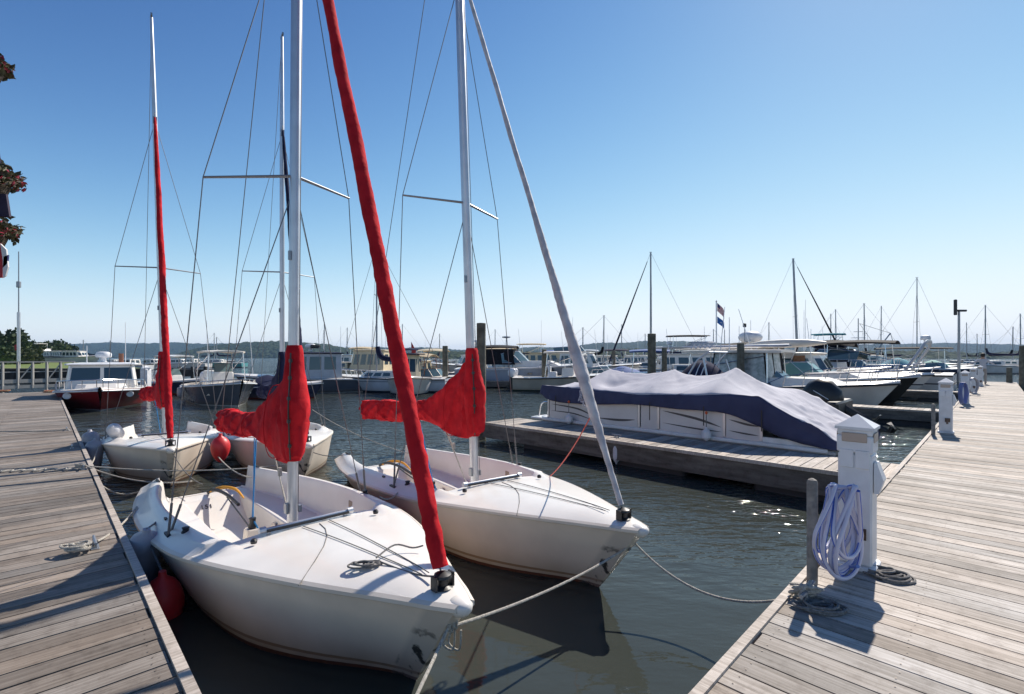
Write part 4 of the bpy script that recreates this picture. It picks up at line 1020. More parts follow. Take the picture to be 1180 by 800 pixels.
    def windshield(s,u,w,h,rake=.9,side=.22,m_=None,z0=None,fr=None):
        L=s.L; x=u*L; z=(s.sheer(u)+.03) if z0 is None else z0; m_=m_ or GLT; m=MB(); k=.8
        lo=[(x-side*L,-w/2,z),(x-.02*L,-w*.44,z),(x+.04*L,-w*.2,z),(x+.04*L,w*.2,z),(x-.02*L,w*.44,z),(x-side*L,w/2,z)]
        hi=[(x-side*L-.1,-w/2*.95,z+h*.75)]+[(a-rake*h,b*k,z+h) for a,b,_ in lo[1:5]]+[(x-side*L-.1,w/2*.95,z+h*.75)]
        m.add(lo+hi,[(i,i+1,7+i,6+i) for i in range(5)]); o=m.build('windshield',m_,s.t,smooth=0,solid=.012)
        m=MB(); m.tube(hi,.022,6); m.tube(lo,.016,6)
        for i in range(1,5): m.tube([lo[i],hi[i]],.014,6)
        m.build('frame',fr or ALU,o)
        return o
    def top(s,u0,u1,w,z,m_=None,post=True,th=.07,arch=.05,name='hardtop',legs=4,pm=None,slope=0):
        L=s.L; x0,x1=u0*L,u1*L; m=MB(); rings=[]; nx=8; ny=8
        for i in range(nx+1):
            f=i/nx; x=x0+(x1-x0)*f; e=(1-(2*f-1)**6)**.5*.85+.15 if i not in(0,nx) else .72
            row=[]
            for j in range(ny+1):
                g=2*j/ny-1; row.append((x,g*w/2*e,z+arch*(1-g*g)+arch*.5*math.sin(math.pi*f)+slope*(f-.5)))
            rings.append(row+[(a,b*.98,c-th) for a,b,c in row[::-1]])
        m.loft(rings,closed=True,cap=True); o=m.build(name,m_ or GEL,s.t,smooth=50)
        if post:
            m=MB(); zb=s.sheer((u0+u1)/2)-.1
            for sg in(-1,1):
                xs=[x0+.12*(x1-x0),x0+.88*(x1-x0)] if legs==4 else [x0+.3*(x1-x0),x0+.5*(x1-x0),x0+.7*(x1-x0)]
                for i,x in enumerate(xs): m.tube([(x+(.25 if i==0 else .1)*(-1 if i==0 else 1)*.6,sg*w*.46,zb),(x,sg*w*.40,z-th+.03)],.022,6)
                m.tube([(xs[0]-.1,sg*w*.45,(zb+z)/2),(xs[-1],sg*w*.42,z-th-.1)],.015,6)
            m.build('support',pm or STEEL,o)
        return o
    def enclosure(s,u0,u1,w,z0,z1,m_=None):
        m=MB(); x0,x1=u0*s.L,u1*s.L
        lo=[(x0,-w/2,z0),(x1,-w/2,z0),(x1+.25,0,z0),(x1,w/2,z0),(x0,w/2,z0)]; hi=[(x*1.0+(.1 if x==x0 else -.15),y*.88,z1) for x,y,_ in lo]
        m.add(lo+hi,[(i,(i+1)%5,5+(i+1)%5,5+i) for i in range(5)]); o=m.build('clear_curtain',m_ or VINY,s.t,smooth=0,solid=.006)
        m=MB()
        for i in range(5):
            m.bar(lo[i],hi[i],.05,.03); j=(i+1)%5; a=Vector(lo[i]).lerp(Vector(lo[j]),.5); b=Vector(hi[i]).lerp(Vector(hi[j]),.5); m.bar(a,b,.05,.03)
        m.build('canvas_trim',BLKC,o,smooth=0); return o
    def rail(s,u0=.0,h=.45,um=.49,n=6,r=.016):
        m=MB()
        for sg in(-1,1):
            P=[]
            for i in range(n*2+1):
                u=u0+(um-u0)*i/(n*2); P.append((u*s.L+.05,sg*(max(.06,sinterp(u,s.hwf)-.05)),s.sheer(u)+h*min(1,.3+i/3)))
            m.tube(P,r,6)
            for i in range(0,n*2+1,2): p=P[i]; m.tube([(p[0]-.1,p[1],s.sheer(u0+(um-u0)*i/(n*2))),p],r*.85,5)
        p=P[-1]; m.tube([(p[0],-p[1],p[2]),(p[0]+.1,0,p[2]+.02),p],r,6)
        return m.build('bow_rail',STEEL,s.t)
    def motors(s,n=1,mc=None,tilt=.3,sc_=1.0):
        for k in range(n): outboard(s.t,(-.5*s.L-.25,(k-(n-1)/2)*.62,s.fb*.55),sc_,mc or BLACK,tilt)
    def radome(s,u,z,r=.3,y=0,m_=None):
        m=MB(); m.lathe([(r*.5,-.22),(r*.35,-.2),(r*.35,-.05),(r*.9,-.04),(r,.0),(r,.10),(r*.85,.17),(r*.3,.2)],(u*s.L,y,z),16); return m.build('radome',m_ or WHITE,s.t)
    def antenna(s,u,y,z,h,lean=(0,0),r=.012):
        m=MB(); m.tube([(u*s.L,y,z),(u*s.L+lean[0]*h,y+lean[1]*h,z+h)],[r*1.6,r],5); return m.build('antenna',WHITE,s.t)
    def arch(s,u,w,z,lean=.6,m_=None,th=.12):
        m=MB(); zb=s.sheer(u); P=[]
        for sg,order in((-1,1),(1,-1)):
            seg=[(u*s.L-.5*lean*0,sg*w/2,zb),(u*s.L+lean*(z-zb)*.8,sg*w*.47,zb+(z-zb)*.75),(u*s.L+lean*(z-zb),sg*w*.36,z)]
            P+= seg if order==1 else seg[::-1]
        m.tube(smooth(P,4),th,8,flat=.5); return m.build('radar_arch',m_ or GEL,s.t,smooth=60)
    def console(s,u,h=.75,w=.8):
        m=MB(); z=s.sheer(u)-.4; m.box((u*s.L,0,z+h/2),(.8,w,h),taper=.85,bev=.05); o=m.build('console',GEL,s.t)
        m=MB(); m.poly([(u*s.L+.3,-w*.4,z+h),(u*s.L+.3,w*.4,z+h),(u*s.L+.05,w*.32,z+h+.35),(u*s.L+.05,-w*.32,z+h+.35)],.012); m.build('windshield',GLT,o,smooth=0)
        m=MB(); m.box((u*s.L-.95,0,z+.42),(.5,w*.9,.5),bev=.05); m.box((u*s.L-1.12,0,z+.8),(.12,w*.9,.4),bev=.04); m.build('helm_seat',WHITE,s.t)
        return o
    def tarp(s,u0,u1,h,m_,peaks=((.1,1),),drop=.2):
        m=MB(); rows=[]; n=30
        for i in range(n+1):
            u=u0+(u1-u0)*i/n; hw=sinterp(u,s.hwf)+.03; sh=s.sheer(u); pk=max([0]+[a*math.exp(-((u-c)/.16)**2) for c,a in peaks]); zt=h*(pk*.8+.15*math.sin(math.pi*i/n))
            row=[(-hw,sh-drop),(-hw,sh+.02)]+[(g*hw,sh+.03+zt*(1-abs(g)**1.4)+.02*noise.noise(Vector((u*20,g*3,h)))) for g in(-.8,-.6,-.4,-.2,0,.2,.4,.6,.8)]+[(hw,sh+.02),(hw,sh-drop)]
            rows.append([(u*s.L,y,z) for y,z in row])
        m.loft(rows,closed=False); m.add(rows[0],[tuple(range(13))]); m.add(rows[-1],[tuple(range(13))]); return m.build('tarpaulin',m_,s.t,smooth=60)
    def ports(s,us,z,side=(-1,1),w=.3,h=.10,m_=None):
        m=MB()
        for sg in side:
            for u in us:
                y=sg*(sinterp(u,s.hwf)*(.84+.16*z/s.sheer(u))+.004); m.box((u*s.L,y,z),(w,.03,h),bev=.01)
        return m.build('porthole',m_ or GLS,s.t)
    def mast(s,u,z,h,sp=(.5,),boom=None,cov=NAVY,r=.06,back=-.5,lean=0,jib=None,bh=1.0):
        x=u*s.L; m=MB(); top=Vector((x+lean*h,0,z+h)); m.tube([(x,0,z),top],[r,r*.7],8); o=m.build('mast',ALUD,s.t)
        m=MB(); m.tube([top,(s.L*.49,0,s.sheer(.49))],.010,4); m.tube([top,(-.49*s.L,0,s.sheer(-.49))],.010,4)
        for f in sp:
            c=Vector((x,0,z)).lerp(top,f)
            for sg in(-1,1):
                m.tube([c,c+Vector((-.05,sg*.08*h*.9,.03))],.018,5); m.tube([Vector((x,0,z)).lerp(top,min(1,f+.35)),c+Vector((-.05,sg*.08*h*.9,.03)),(x,sg*s.B*.46,s.sheer(u))],.009,4)
        m.build('rigging',WIRE,o)
        m=MB(); m.box(top+Vector((0,0,.04)),(.25,.03,.03)); m.build('masthead',BLACK,o)
        if boom:
            m=MB(); P=smooth([(x-.05,0,z+bh+.9),(x-.25,0,z+bh+.35),(x-.9,0,z+bh+.16),(x-boom,0,z+bh+.1)],5); n=len(P); m.tube(P,[.06+.10*math.sin(math.pi*min(1,.25+.65*i/n)) for i in range(n)],10); m.build('boom_cover',cov,s.t,smooth=60)
        if jib:
            m=MB(); a=Vector((s.L*.47,0,s.sheer(.49)+.2)); m.tube([a,a.lerp(top,.25),a.lerp(top,.5),a.lerp(top,.92)],[.07,.09,.07,.03],7); m.build('furled_jib',jib,s.t)
        return o
GW='motorboats in the marina slips'
def slip(b,off,L): return R0+RD*b+FD*(off+L/2)
HR=math.degrees(math.atan2(HD.y,HD.x))
# --- red cabin boat at left
b=Boat('maroon-hulled boat with white cabin and radar dome, moored at the end of the left dock',Vector((-16.9,20.2,0)),-52,6.9,3.0,.76,'red',cockpit=(-.46,-.12),group=GW,bow=.35)
b.cabin(-.14,.26,2.25,1.0,z0=.68,rake=(.0,.10),wb=.42,wt=.90,roof=WHITE,nwin=2,winm=GLS,over=.12,fw=.46); b.cabin(.22,.40,1.6,.26,win=False,z0=.72,rake=(0,.6),name='cabin_trunk')
b.radome(.05,2.02,.26); b.rail(.15,.35); 
m=MB(); m.tube([(-.4,.55,1.72),(-.4,.55,2.15)],.09,10); m.build('exhaust_stack',mat('stack_rust',(.22,.09,.05),.6),b.t)
b.antenna(.1,-.5,1.75,.7)
for y in(-.95,.85): m=MB(); m.lathe([(.10,-.01),(.12,.0),(.10,.012),(.07,.0)],(2.45,y,.58),14,rot=Matrix.Rotation(R(90),3,'Y')); m.build('hawse_ring',WHITE,b.t)
line('mooring_line','line looping from the maroon cabin boat bow to the far corner of the left dock',catenary(xf(b.t,(2.9,-.5,.70)),at(66,455,DZ),.35),.012)
# dark boat behind boat 3
b=Boat('small white and dark red launch partly hidden behind the left sailboat mast',atY(205,27),-30,5.5,2.1,.75,'navy',group=GW); b.top(-.25,.1,1.5,2.05,GEL); b.console(-.1)
# --- grey centre console with T-top
b=Boat('dark grey centre console boat with cream T-top, seen left of the nearest mast',atY(256,21),-44,5.2,2.2,.92,'grey',group=GW,cockpit=(-.46,.22),bow=.35,deckm=GELC)
b.console(-.02,.95,.9); b.top(-.22,.16,1.6,2.22,GELC,th=.06); b.rail(.1,.12); b.motors(1,WHITE,tilt=.1); b.antenna(.1,.4,2.2,.5)
f=fender(xf(b.t,(-1.8,-1.15,.45)),'grey fender on the side of the dark grey centre console boat',.12,.5,GRYV)
# pilothouse workboat
b=Boat('grey steel workboat with dark-roofed pilothouse behind the nearest sail cover',atY(358,27.5),-150,7.5,2.6,.95,'grey',group=GW); b.cabin(-.20,.20,2.1,1.35,GELG,roof=NAVY,nwin=3,rake=(0,.05),wb=.35,wt=.88)
b.radome(.0,2.55,.28); b.antenna(.1,.3,2.45,1.6); b.antenna(-.1,-.4,2.45,1.1); m=MB(); m.box((-.2,0,2.6),(.5,.9,.18),bev=.03); m.build('light_bar',BLACK,b.t)
b=Boat('open dark skiff with canvas hood just left of the sail cover of the nearest boat',atY(318,24),-10,5,2.0,.7,'navy',group=GW); b.tarp(-.48,.2,.5,NAVY,((-.1,1),)); b.motors(1,BLACK)
# cream boat
b=Boat('cream trawler with tall windowed wheelhouse left of the slanting red jib',atY(418,38),172,8.5,2.9,1.15,'cream',group=GW); b.cabin(-.25,.10,2.2,1.5,CREAM,roof=CREAM,nwin=4,rake=(0,.12)); b.rail(.1,.5); b.antenna(-.1,0,2.6,2.2); b.cabin(.1,.32,1.8,.5,CREAM,name='cabin_trunk')
# small pale blue sailboat
b=Boat('small sailing cruiser with pale blue-white hull, bow to the left, crossed by the red jib',atY(452,28.3),176,6.6,2.3,.95,'ltblue',cat='sailboat',group='cruising sailboats in the marina',name='sailboat',bow=.2)
b.cabin(-.05,.28,1.5,.38,GEL,rake=(.1,.6),nwin=3,wb=.25,wt=.75); b.mast(.14,1.0,7.6,(.6,),2.6,NAVY,lean=.0,bh=.7); b.rail(.15,.35)
# yellow canopy/ring buoy boat
b=Boat('white stern-to fishing boat with yellow ring buoy and cream sentry-box cabin',atY(472,27),-80,5.6,2.4,.9,'white',group=GW); b.cabin(-.15,.12,1.2,1.35,CREAM,roof=NAVY,nwin=1,over=.35)
m=MB(); rr=[]; 
for i in range(20):
    a=6.2832*i/20; rr.append((-2.85,.55+.30*math.cos(a)-1.3,.95+.30*math.sin(a)))
m.tube(rr+[rr[0]],.06,8,cap=False); m.build('ring_buoy',mat('ring_yellow',(.65,.42,.05),.6,c2=(.5,.2,.04),scale=6),b.t); b.motors(1,BLACK,.5)
# varnished boats
for i,(px,Y,hd,lb) in enumerate(((500,31,-20,'open varnished wooden launch with tan hood left of the central mast'),(484,44,160,'second wooden cruiser with cream deckhouse behind the varnished launch'))):
    b=Boat(lb,atY(px,Y),hd,6.2+i*1.5,2.2,.8,'tan' if i==0 else 'cream',group=GW,deckm=GELC); b.windshield(.08,1.8,.5,m_=GLT,fr=TEAK); b.top(-.35,.0,1.8,2.0+.5*i,TAN if i==0 else CREAM,name='canopy',arch=.18,th=.03,pm=TEAK)
    if i: b.cabin(-.1,.25,1.8,.9,CREAM,roof=CREAM)
b=Boat('dinghy with grey outboard tied beside the varnished launch',atY(521,33),-70,3.6,1.6,.5,'white',group=GW); b.motors(1,GRYV,.4); b.windshield(.1,1.2,.35)
# big blue-grey cruiser
b=Boat('big sport cruiser with blue-grey hull and navy canopy, right of the central mast',atY(601,33.5),-8,8.8,3.0,1.45,'bluegrey',group=GW,bow=.30)
b.cabin(-.05,.36,2.2,.42,GEL,win=False,rake=(.1,1.3)); b.windshield(.03,2.5,.78,1.0,.16,z0=1.62); b.top(-.36,-.03,2.5,2.62,BLKC,name='canopy',arch=.15,th=.04); b.enclosure(-.34,-.04,2.4,1.5,2.55,BLKC); b.arch(-.30,2.6,2.9,-.3,GEL,.09); b.radome(-.36,3.0,.28); b.ports((.08,.2),.92); b.rail(.15,.45)
m=MB(); m.tube([(-1.2,.9,1.4),(-1.2,.9,3.4)],.03,6); m.lathe([(.12,0),(.3,.03),(.3,.10),(.1,.14)],(-1.2,.9,3.35),12); m.build('radar_pole',ALUD,b.t)
b=Boat('grey cruiser with clear curtains lying left of the central piling',atY(575,44),175,8,2.8,1.2,'grey',group=GW); b.enclosure(-.3,.05,2.3,1.1,2.3); b.top(-.34,.06,2.4,2.35,BLKC,name='canopy'); b.arch(-.2,2.4,2.8,.3)
# boats between 640 and 760
b=Boat('centre console boat with tan hull just right of the pale jib sleeve',atY(655,29),-12,6.4,2.3,.95,'tan',group=GW); b.console(0,.9); b.top(-.22,.12,1.8,2.28,GELC); b.motors(2,WHITE,.2); b.rail(.15,.3); b.antenna(.0,.5,2.3,2)
b=Boat('white flybridge boat with dark windscreen behind the tan centre console',atY(672,41),-15,9.5,3.1,1.3,'white',group=GW); b.cabin(-.2,.15,2.5,1.2,GEL,roof=GEL,nwin=3); b.windshield(-.02,2,.4,z0=2.5); b.rail(.15,.5); b.antenna(-.1,.4,2.6,2.8)
b=Boat('cream trawler with brown windows far behind the pale jib sleeve',atY(634,52),-10,10,3.2,1.4,'cream',group=GW); b.cabin(-.3,.2,2.7,1.2,CREAM,roof=CREAM,nwin=5); b.top(-.35,-.05,2.6,3.4,CREAM,arch=.06); b.antenna(-.1,.4,3,3)
b=Boat('runabout with bright blue tarpaulin left of the stout piling',atY(722,35),-20,6,2.3,.9,'ltblue',group=GW); b.tarp(-.46,.36,.55,BLUEC,((-.05,1),)); b.motors(1,BLACK)
b=Boat('white speedboat with raked windshield below the far wooded hill',atY(697,31),-16,6.8,2.4,.95,'whiteblk',group=GW); b.windshield(.05,2,.5); b.tarp(-.46,-.1,.35,BLKC); b.arch(-.25,2.2,2.1,.3); b.motors(1,BLACK)
b=Boat('sailing cruiser with tall dark mast and furled genoa slanting left behind the stout piling',atY(757,46),168,9.4,3.1,1.15,'navy',cat='sailboat',group='cruising sailboats in the marina',name='sailboat'); b.cabin(-.1,.25,2.0,.5,GEL,rake=(.1,.5)); b.mast(.06,1.3,10.6,(.33,.62),3.2,NAVY,r=.10,jib=NAVY)
# --- big flybridge yacht group
b=Boat('long white yacht with flat flybridge and small black bimini behind the cover peaks',atY(806,36),-10,10.5,3.4,1.35,'white',group=GW); b.cabin(-.28,.20,2.8,1.0,GEL,roof=GEL,nwin=4,wb=.3,wt=.8); b.top(-.34,.18,3.0,2.72,GELG,arch=.05,th=.12,post=False); b.top(-.22,.06,1.9,3.55,BLKC,name='bimini',arch=.06,th=.04); b.rail(.12,.55); b.antenna(.05,.9,2.7,1.6); b.radome(-.2,3.0,.25)
m=MB(); m.box((.0,.0,2.95),(1.6,2.2,.35),bev=.08); m.build('flybridge_screen',GELG,b.t)
b=Boat('white cabin cruiser with row of round portholes beneath the flat flybridge yacht',atY(790,30),-14,8,2.8,1.15,'white',group=GW); b.cabin(-.1,.3,2.1,.5,GEL,nwin=3); b.ports((-.1,.02,.14,.26),.8,w=.22,h=.16); b.rail(.0,.4); b.top(-.42,-.12,2.3,2.35,BLUEC,name='canopy',arch=.1)
b=Boat('white express boat with oval radar pod standing on a tall arch',atY(902,26),-40,8.2,2.9,1.15,'white',group=GW); b.arch(-.2,2.6,2.75,.1); b.windshield(.05,2.3,.7)
m=MB(); m.lathe([(.02,-.34),(.40,-.28),(.58,-.10),(.62,.02),(.56,.18),(.36,.31),(.02,.36)],(-1.6,0,3.08),24); m.build('radar_pod',WHITE,b.t,smooth=80); b.antenna(-.22,.9,2.5,1.6); b.antenna(-.24,-.8,2.5,1.2)
# --- low dark boat, stern to the walkway, big tilted outboard
L=6.4; b=Boat('low dark boat under peaked navy canvas, huge black outboard tilted up at its stern',slip(14.1,2.1,L),HR+180,L,2.3,.62,'black',group=GW,bow=.45)
b.tarp(-.44,.485,1.35,NAVY,((.13,1.0),(.13,1.0)),.30)
m=MB()
for dx in(-.09,.09):
    for sg in(-1,1): m.tube([(.11*L+dx,sg*hw_,zz) for hw_,zz in((.95,.95),(.7,1.3),(.42,1.62),(.2,1.8))],.016,5,flat=.4)
m.build('white_strap',WHITE,b.t)
m=MB()
for sg in(-1,1): m.tube([(1.3,sg*1.0,.7),(.6,sg*.9,1.9),(.3,sg*.75,2.15)],.03,8); m.tube([(.1,sg*1.05,.7),(.4,sg*.9,1.9)],.03,8)
m.tube([(.3,-.75,2.15),(.3,.75,2.15)],.03,8); m.build('tow_tower',ALU,b.t)
om=outboard(b.t,(-L/2-.30,0,.30),1.85,BLACK,1.0)
rot=Matrix.Rotation(1.0,3,'Y'); m=MB()
for yy in(-1,1):
    for xx in(-.05,.07): 
        m.tube([rot@(Vector((xx,yy*.175,zz))*1.85)+Vector((-L/2-.30,0,.30)) for zz in(.42,.66)],.012,5)
m.build('cowl_stripe',WHITE,om)
m=MB(); m.box((-L/2+.1,0,.6),(.3,1.9,.35),bev=.05); m.build('transom',BLACK,b.t)
# --- express boat with hardtop and curtains
L=8.6; b=Boat('white sport boat with hardtop, clear curtains and curved windscreen behind the black covered boat',slip(19.0,1.4,L),HR,L,2.8,.92,'white',group=GW,bow=.5,cockpit=(-.46,.0))
b.cabin(-.02,.36,2.1,.30,GEL,win=False,rake=(0,1.6)); b.windshield(.09,2.35,.62,1.1,.22); b.enclosure(-.20,.05,2.3,1.0,2.2); b.top(-.36,.10,2.6,2.25,GEL,arch=.04,th=.10); b.rail(.05,.42)
m=MB()
for y in(-.9,-.5,.5,.9): m.tube([(-3.0,y,2.42),(1.1,y*.9,2.44)],.05,8)
for x in(-2.6,-2.4,-2.2,-2.0,-1.8): m.tube([(x,-1.1,2.36),(x+.15,-1.0,2.55)],.03,6)
m.build('rod_rack',ALU,b.t); b.antenna(-.1,1.0,2.3,1.8,(-.3,0)); b.antenna(-.12,-1.0,2.3,1.3)
m=MB(); P=[(x,-.35,2.50+.02*math.sin(x)) for x in(-.6,0,.8,1.6,2.2)]; m.tube(P,[.05,.14,.17,.14,.05],12); m.build('roof_pod',GELC,b.t,smooth=80)
# --- dark hull with green screen
L=8.5; b=Boat('dark-hulled cruiser with raked green-tinted windscreen and silver radar arch',slip(22.8,1.2,L),HR,L,2.9,1.05,'black',group=GW,bow=.5)
b.windshield(.10,2.4,.72,1.1,.24,m_=glass('glass_green',(.12,.24,.20),.06)); b.cabin(.02,.36,2.1,.28,GEL,win=False,rake=(0,1.5)); b.arch(-.12,2.7,2.55,.35,ALU,.06); b.arch(-.25,2.7,2.5,.45,ALU,.05); b.rail(.0,.45); b.top(-.42,-.10,2.4,2.40,BLKC,name='canopy',arch=.22,th=.04)
# --- teak wheelhouse
L=8.8; b=Boat('white lobster boat with varnished doors and pilothouse beyond the dark-hulled cruiser',slip(25.2,1.6,L),HR,L,2.9,1.1,'white',group=GW,bow=.45)
b.cabin(-.15,.18,2.2,1.15,GEL,roof=GELC,nwin=3,rake=(0,.3)); b.rail(.1,.4); b.top(-.42,-.12,2.4,2.45,GELC,arch=.05)
m=MB(); m.box((.2,-1.06,1.6),(.5,.03,.95)); m.box((-.9,-1.1,1.6),(.06,.03,.95)); m.build('teak_door',TEAK,b.t)
L=9.0; b=Boat('white open fishing boat with black stripe by the third power post',slip(28.8,1.2,L),HR,L,2.9,1.0,'whiteblk',group=GW,bow=.45); b.windshield(.0,2.2,.5); b.rail(.1,.35); b.tarp(-.46,-.12,.4,WHITE); b.antenna(-.1,.8,1.2,2.4)
L=11.5; b=Boat('big pale express cruiser with swept-forward radar arch at the far end of the walkway',slip(31.5,.6,L),HR+180,L,3.5,1.35,'whiteblk',group=GW,bow=.35,cockpit=(-.46,-.05)); b.cabin(-.08,.40,2.8,.45,GELG,win=False,rake=(.1,1.8)); b.windshield(.04,2.9,.6,1.3,.2,m_=GLS,z0=1.85); b.arch(-.33,3.2,2.75,-.55,GELG,.15); b.top(-.3,.0,3.0,2.75,BLKC,name='bimini',arch=.15,th=.04); b.radome(-.40,2.95,.22,m_=WHITE); b.ports((.1,.2,.3),.95,w=.5,h=.12)
b=Boat('dark blue boat under a long low black bimini at the far end of the walkway',atY(1058,44),-30,9,2.8,1.0,'navy',group=GW); b.top(-.35,.25,2.4,2.75,BLKC,name='bimini',arch=.12,th=.05); b.windshield(.2,2.1,.5); b.console(.1)
b=Boat('sailboat under a teal boom tent beyond the swept-arch cruiser',atY(1045,50),-20,8.5,2.7,1.0,'white',cat='sailboat',group='cruising sailboats in the marina',name='sailboat'); b.tarp(-.45,.2,1.1,TEAL,((-.1,1),)); b.mast(.1,1.1,9,(.5,),None,r=.06)
b=Boat('white runabout with pale green canvas beside the teal boom tent',atY(1075,52),-20,7,2.5,1.0,'white',group=GW); b.tarp(-.45,.3,.8,mat('seafoam_canvas',(.25,.5,.42),.8),((0,1),))
# --- flybridge with teal canopy + tower
b=Boat('white sportfisher with bright teal bimini over its flybridge',atY(962,37),-42,10.5,3.4,1.3,'white',group=GW); b.cabin(-.22,.14,2.8,1.15,GEL,roof=GEL,nwin=3,over=.2); m=MB(); m.box((-.3,0,2.9),(1.9,2.2,.5),bev=.12); m.build('flybridge_screen',NAVY,b.t); b.top(-.14,.06,1.9,3.75,TEAL,name='bimini',arch=.05,th=.08); b.rail(.1,.5); b.antenna(-.2,.8,2.6,4.0)
b=Boat('cabin boat with black rounded canvas hood right of the teal bimini',atY(990,35),-42,8.8,2.9,1.15,'navy',group=GW); b.top(-.35,-.02,2.5,2.75,BLKC,name='canopy',arch=.35,th=.05); b.windshield(.05,2.4,.7); b.enclosure(-.3,-.05,2.3,1.1,2.6,BLKC); b.cabin(.05,.3,1.9,.4)
b=Boat('white cruiser with dark side windows between the hardtop boat and teal bimini',atY(925,33),-42,9.5,3.0,1.2,'white',group=GW); b.cabin(-.2,.2,2.4,1.0,GEL,roof=GEL,nwin=4); b.rail(.1,.5); b.antenna(0,.4,2.2,3)
b=Boat('grey sailing cruiser whose mast leans beside the oval radar pod',atY(917,52),-15,10,3.2,1.2,'grey',cat='sailboat',group='cruising sailboats in the marina',name='sailboat'); b.cabin(-.1,.25,2,.5); b.mast(.02,1.3,11.2,(.45,),3.2,BLKC,r=.14,lean=-.04,jib=BLKC)
# extra mid boats
mids=[(735,56,-15,'white','white cruiser with navy dodger far behind the stout piling',9,NAVY),(835,48,-20,'white','tall white motor yacht behind the hardtop sport boat',11,GEL),(548,50,170,'white','white trawler far behind the central mast',10,TAN),
(446,52,175,'white','white cruiser with navy hood far behind the red jib',9,NAVY),(395,45,178,'tan','tan-hulled launch left of the cream trawler',7,TAN),(700,60,-10,'grey','grey patrol-style boat in the far row below the wooded hill',9,GELG),
(1000,56,-30,'white','white cabin boat in the far row under the tall yard mast',10,GEL),(868,62,-20,'navy','navy-hulled motor yacht in the far row behind the radar pod',11,GEL),(780,64,-12,'white','white motorsailer in the furthest row behind the cover peaks',11,GEL),(655,66,-12,'ltblue','pale blue-hulled boat in the furthest row right of the grey jib sleeve',9,BLUEC)]
for px,Y,hd,hu,lb,L,cm in mids:
    b=Boat(lb,atY(px,Y),hd,L,3,1.25,hu,group=GW); b.cabin(-.18,.18,2.4,1.05,GEL,roof=GEL,nwin=3); b.top(-.42,-.12,2.4,2.75,cm,name='canopy',arch=.15); b.rail(.1,.5); b.antenna(0,.5,2.3,2.5)
# ------------------------------------------------------------ far yachts, whose masts stand against the sky
GS='distant sailing yachts'
far=[(98,92,.7,'white',392),(125,100,.6,'navy',393),(245,120,1,'white',384),(252,96,.8,'teal',389),(372,88,.7,'white',372),(402,95,.8,'white',378),(668,62,.8,'white',378),(691,52,1,'white',364),(718,110,.7,'navy',374),(505,105,.8,'white',385),(1001,58,1,'white',350),(960,74,.9,'white',357),(955,90,.8,'navy',362),(1116,120,.8,'white',372),(1124,130,.6,'white',385),(1140,60,1,'white',352),(1163,75,.9,'navy',377),(1173,66,1,'white',362),(889,76,.8,'white',372),(819,84,.7,'white',380),(1018,80,.7,'navy',353),(741,95,.7,'navy',385),(568,98,.6,'white',380),(466,84,.8,'white',374)]
words=['leftmost in the far row past the maroon boat','second in the far row past the maroon boat','under the low wooded ridge left of the dark hill','just left of the dark wooded hill','right of the nearest red sail cover','between the nearest mast and the slanting red jib','thin mast right of the pale jib sleeve','tall mast beside the far centre console','short mast left of the stout piling','between the red jib and the central mast','tallest mast right of the teal bimini','mast rising out of the teal bimini','faint mast just left of the teal bimini','faint mast right of the lamp pole','shortest faint mast right of the lamp pole','tall mast above the standing person','stubby mast near the right edge of the picture','mast closest to the right edge of the picture','mast left of the tall leaning mast','faint mast between the two flags and the tall stay','thin faint mast right of the crane arm','thin mast right behind the stout piling','thin mast right of the central piling','thin mast between the red jib and the ringed boat']
for i,((px,Y,s,hu,pt),wd) in enumerate(zip(far,words)):
    tone={'white':'white-hulled','navy':'dark-hulled','teal':'teal-hulled'}[hu]
    b=Boat(f'{tone} distant yacht, {wd}',atY(px,Y),[170,-15,5,182,-35][i%5],8.5+2*s,2.9,1.1,hu,cat='sailboat',group=GS,name='sailing_yacht'); b.cabin(-.1,.25,1.9,.5)
    h=zat(pt,Y)-1.2; b.mast(.04,1.2,h,(.5,),3,[NAVY,BLKC,TAN][i%3] if i%3<2 else NAVY,r=.06+.0004*Y,lean=[.0,.01,-.01][i%3])
# ------------------------------------------------------------ crane, yard mast, poles, flags
for _b,_n in ((m_,k_) for k_,m_ in enumerate([o for o in col.objects if o.name.startswith('motorboat')][:26])):
    if _n%2: continue
    _g=random.Random(_n); mb=MB(); _x=_g.uniform(-1.2,.8); _y=_g.choice((-.7,.7)); mb.tube([(_x,_y,1.2),(_x-.25,_y,_g.uniform(3.4,4.6))],[.018,.009],5); mb.build('whip_antenna',WHITE,_b)
def pole(px,Y,pt,pb,r,label,name='lamp_post',cat='pole',cross=()):
    p=atY(px,Y); zt=zat(pt,Y); t=thing(name,label,cat,(p.x,p.y,0)); m=MB(); m.tube([(0,0,pb),(0,0,zt)],[r,r*.7],8); m.build('shaft',ALUD,t)
    for z,w in cross:
        m=MB(); m.tube([(-w,0,z),(w,0,z+.02)],.025,6); m.build('yard',ALUD,t)
    return t,zt
t,z=pole(1105,25,357,.4,.07,'tall lamp pole with box head standing above the third power post','lamp_post','lamp post'); m=MB(); m.box((.12,0,z-.05),(.5,.14,.10),bev=.02); m.box((-.18,0,z+.12),(.12,.12,.8),bev=.02); m.build('lamp_head',BLACK,t)
t,z=pole(989,48,367,1.0,.06,'signal mast with three short yards right of the teal bimini','signal_mast','mast',[(3.2,.9),(3.9,.7),(4.5,.45)])
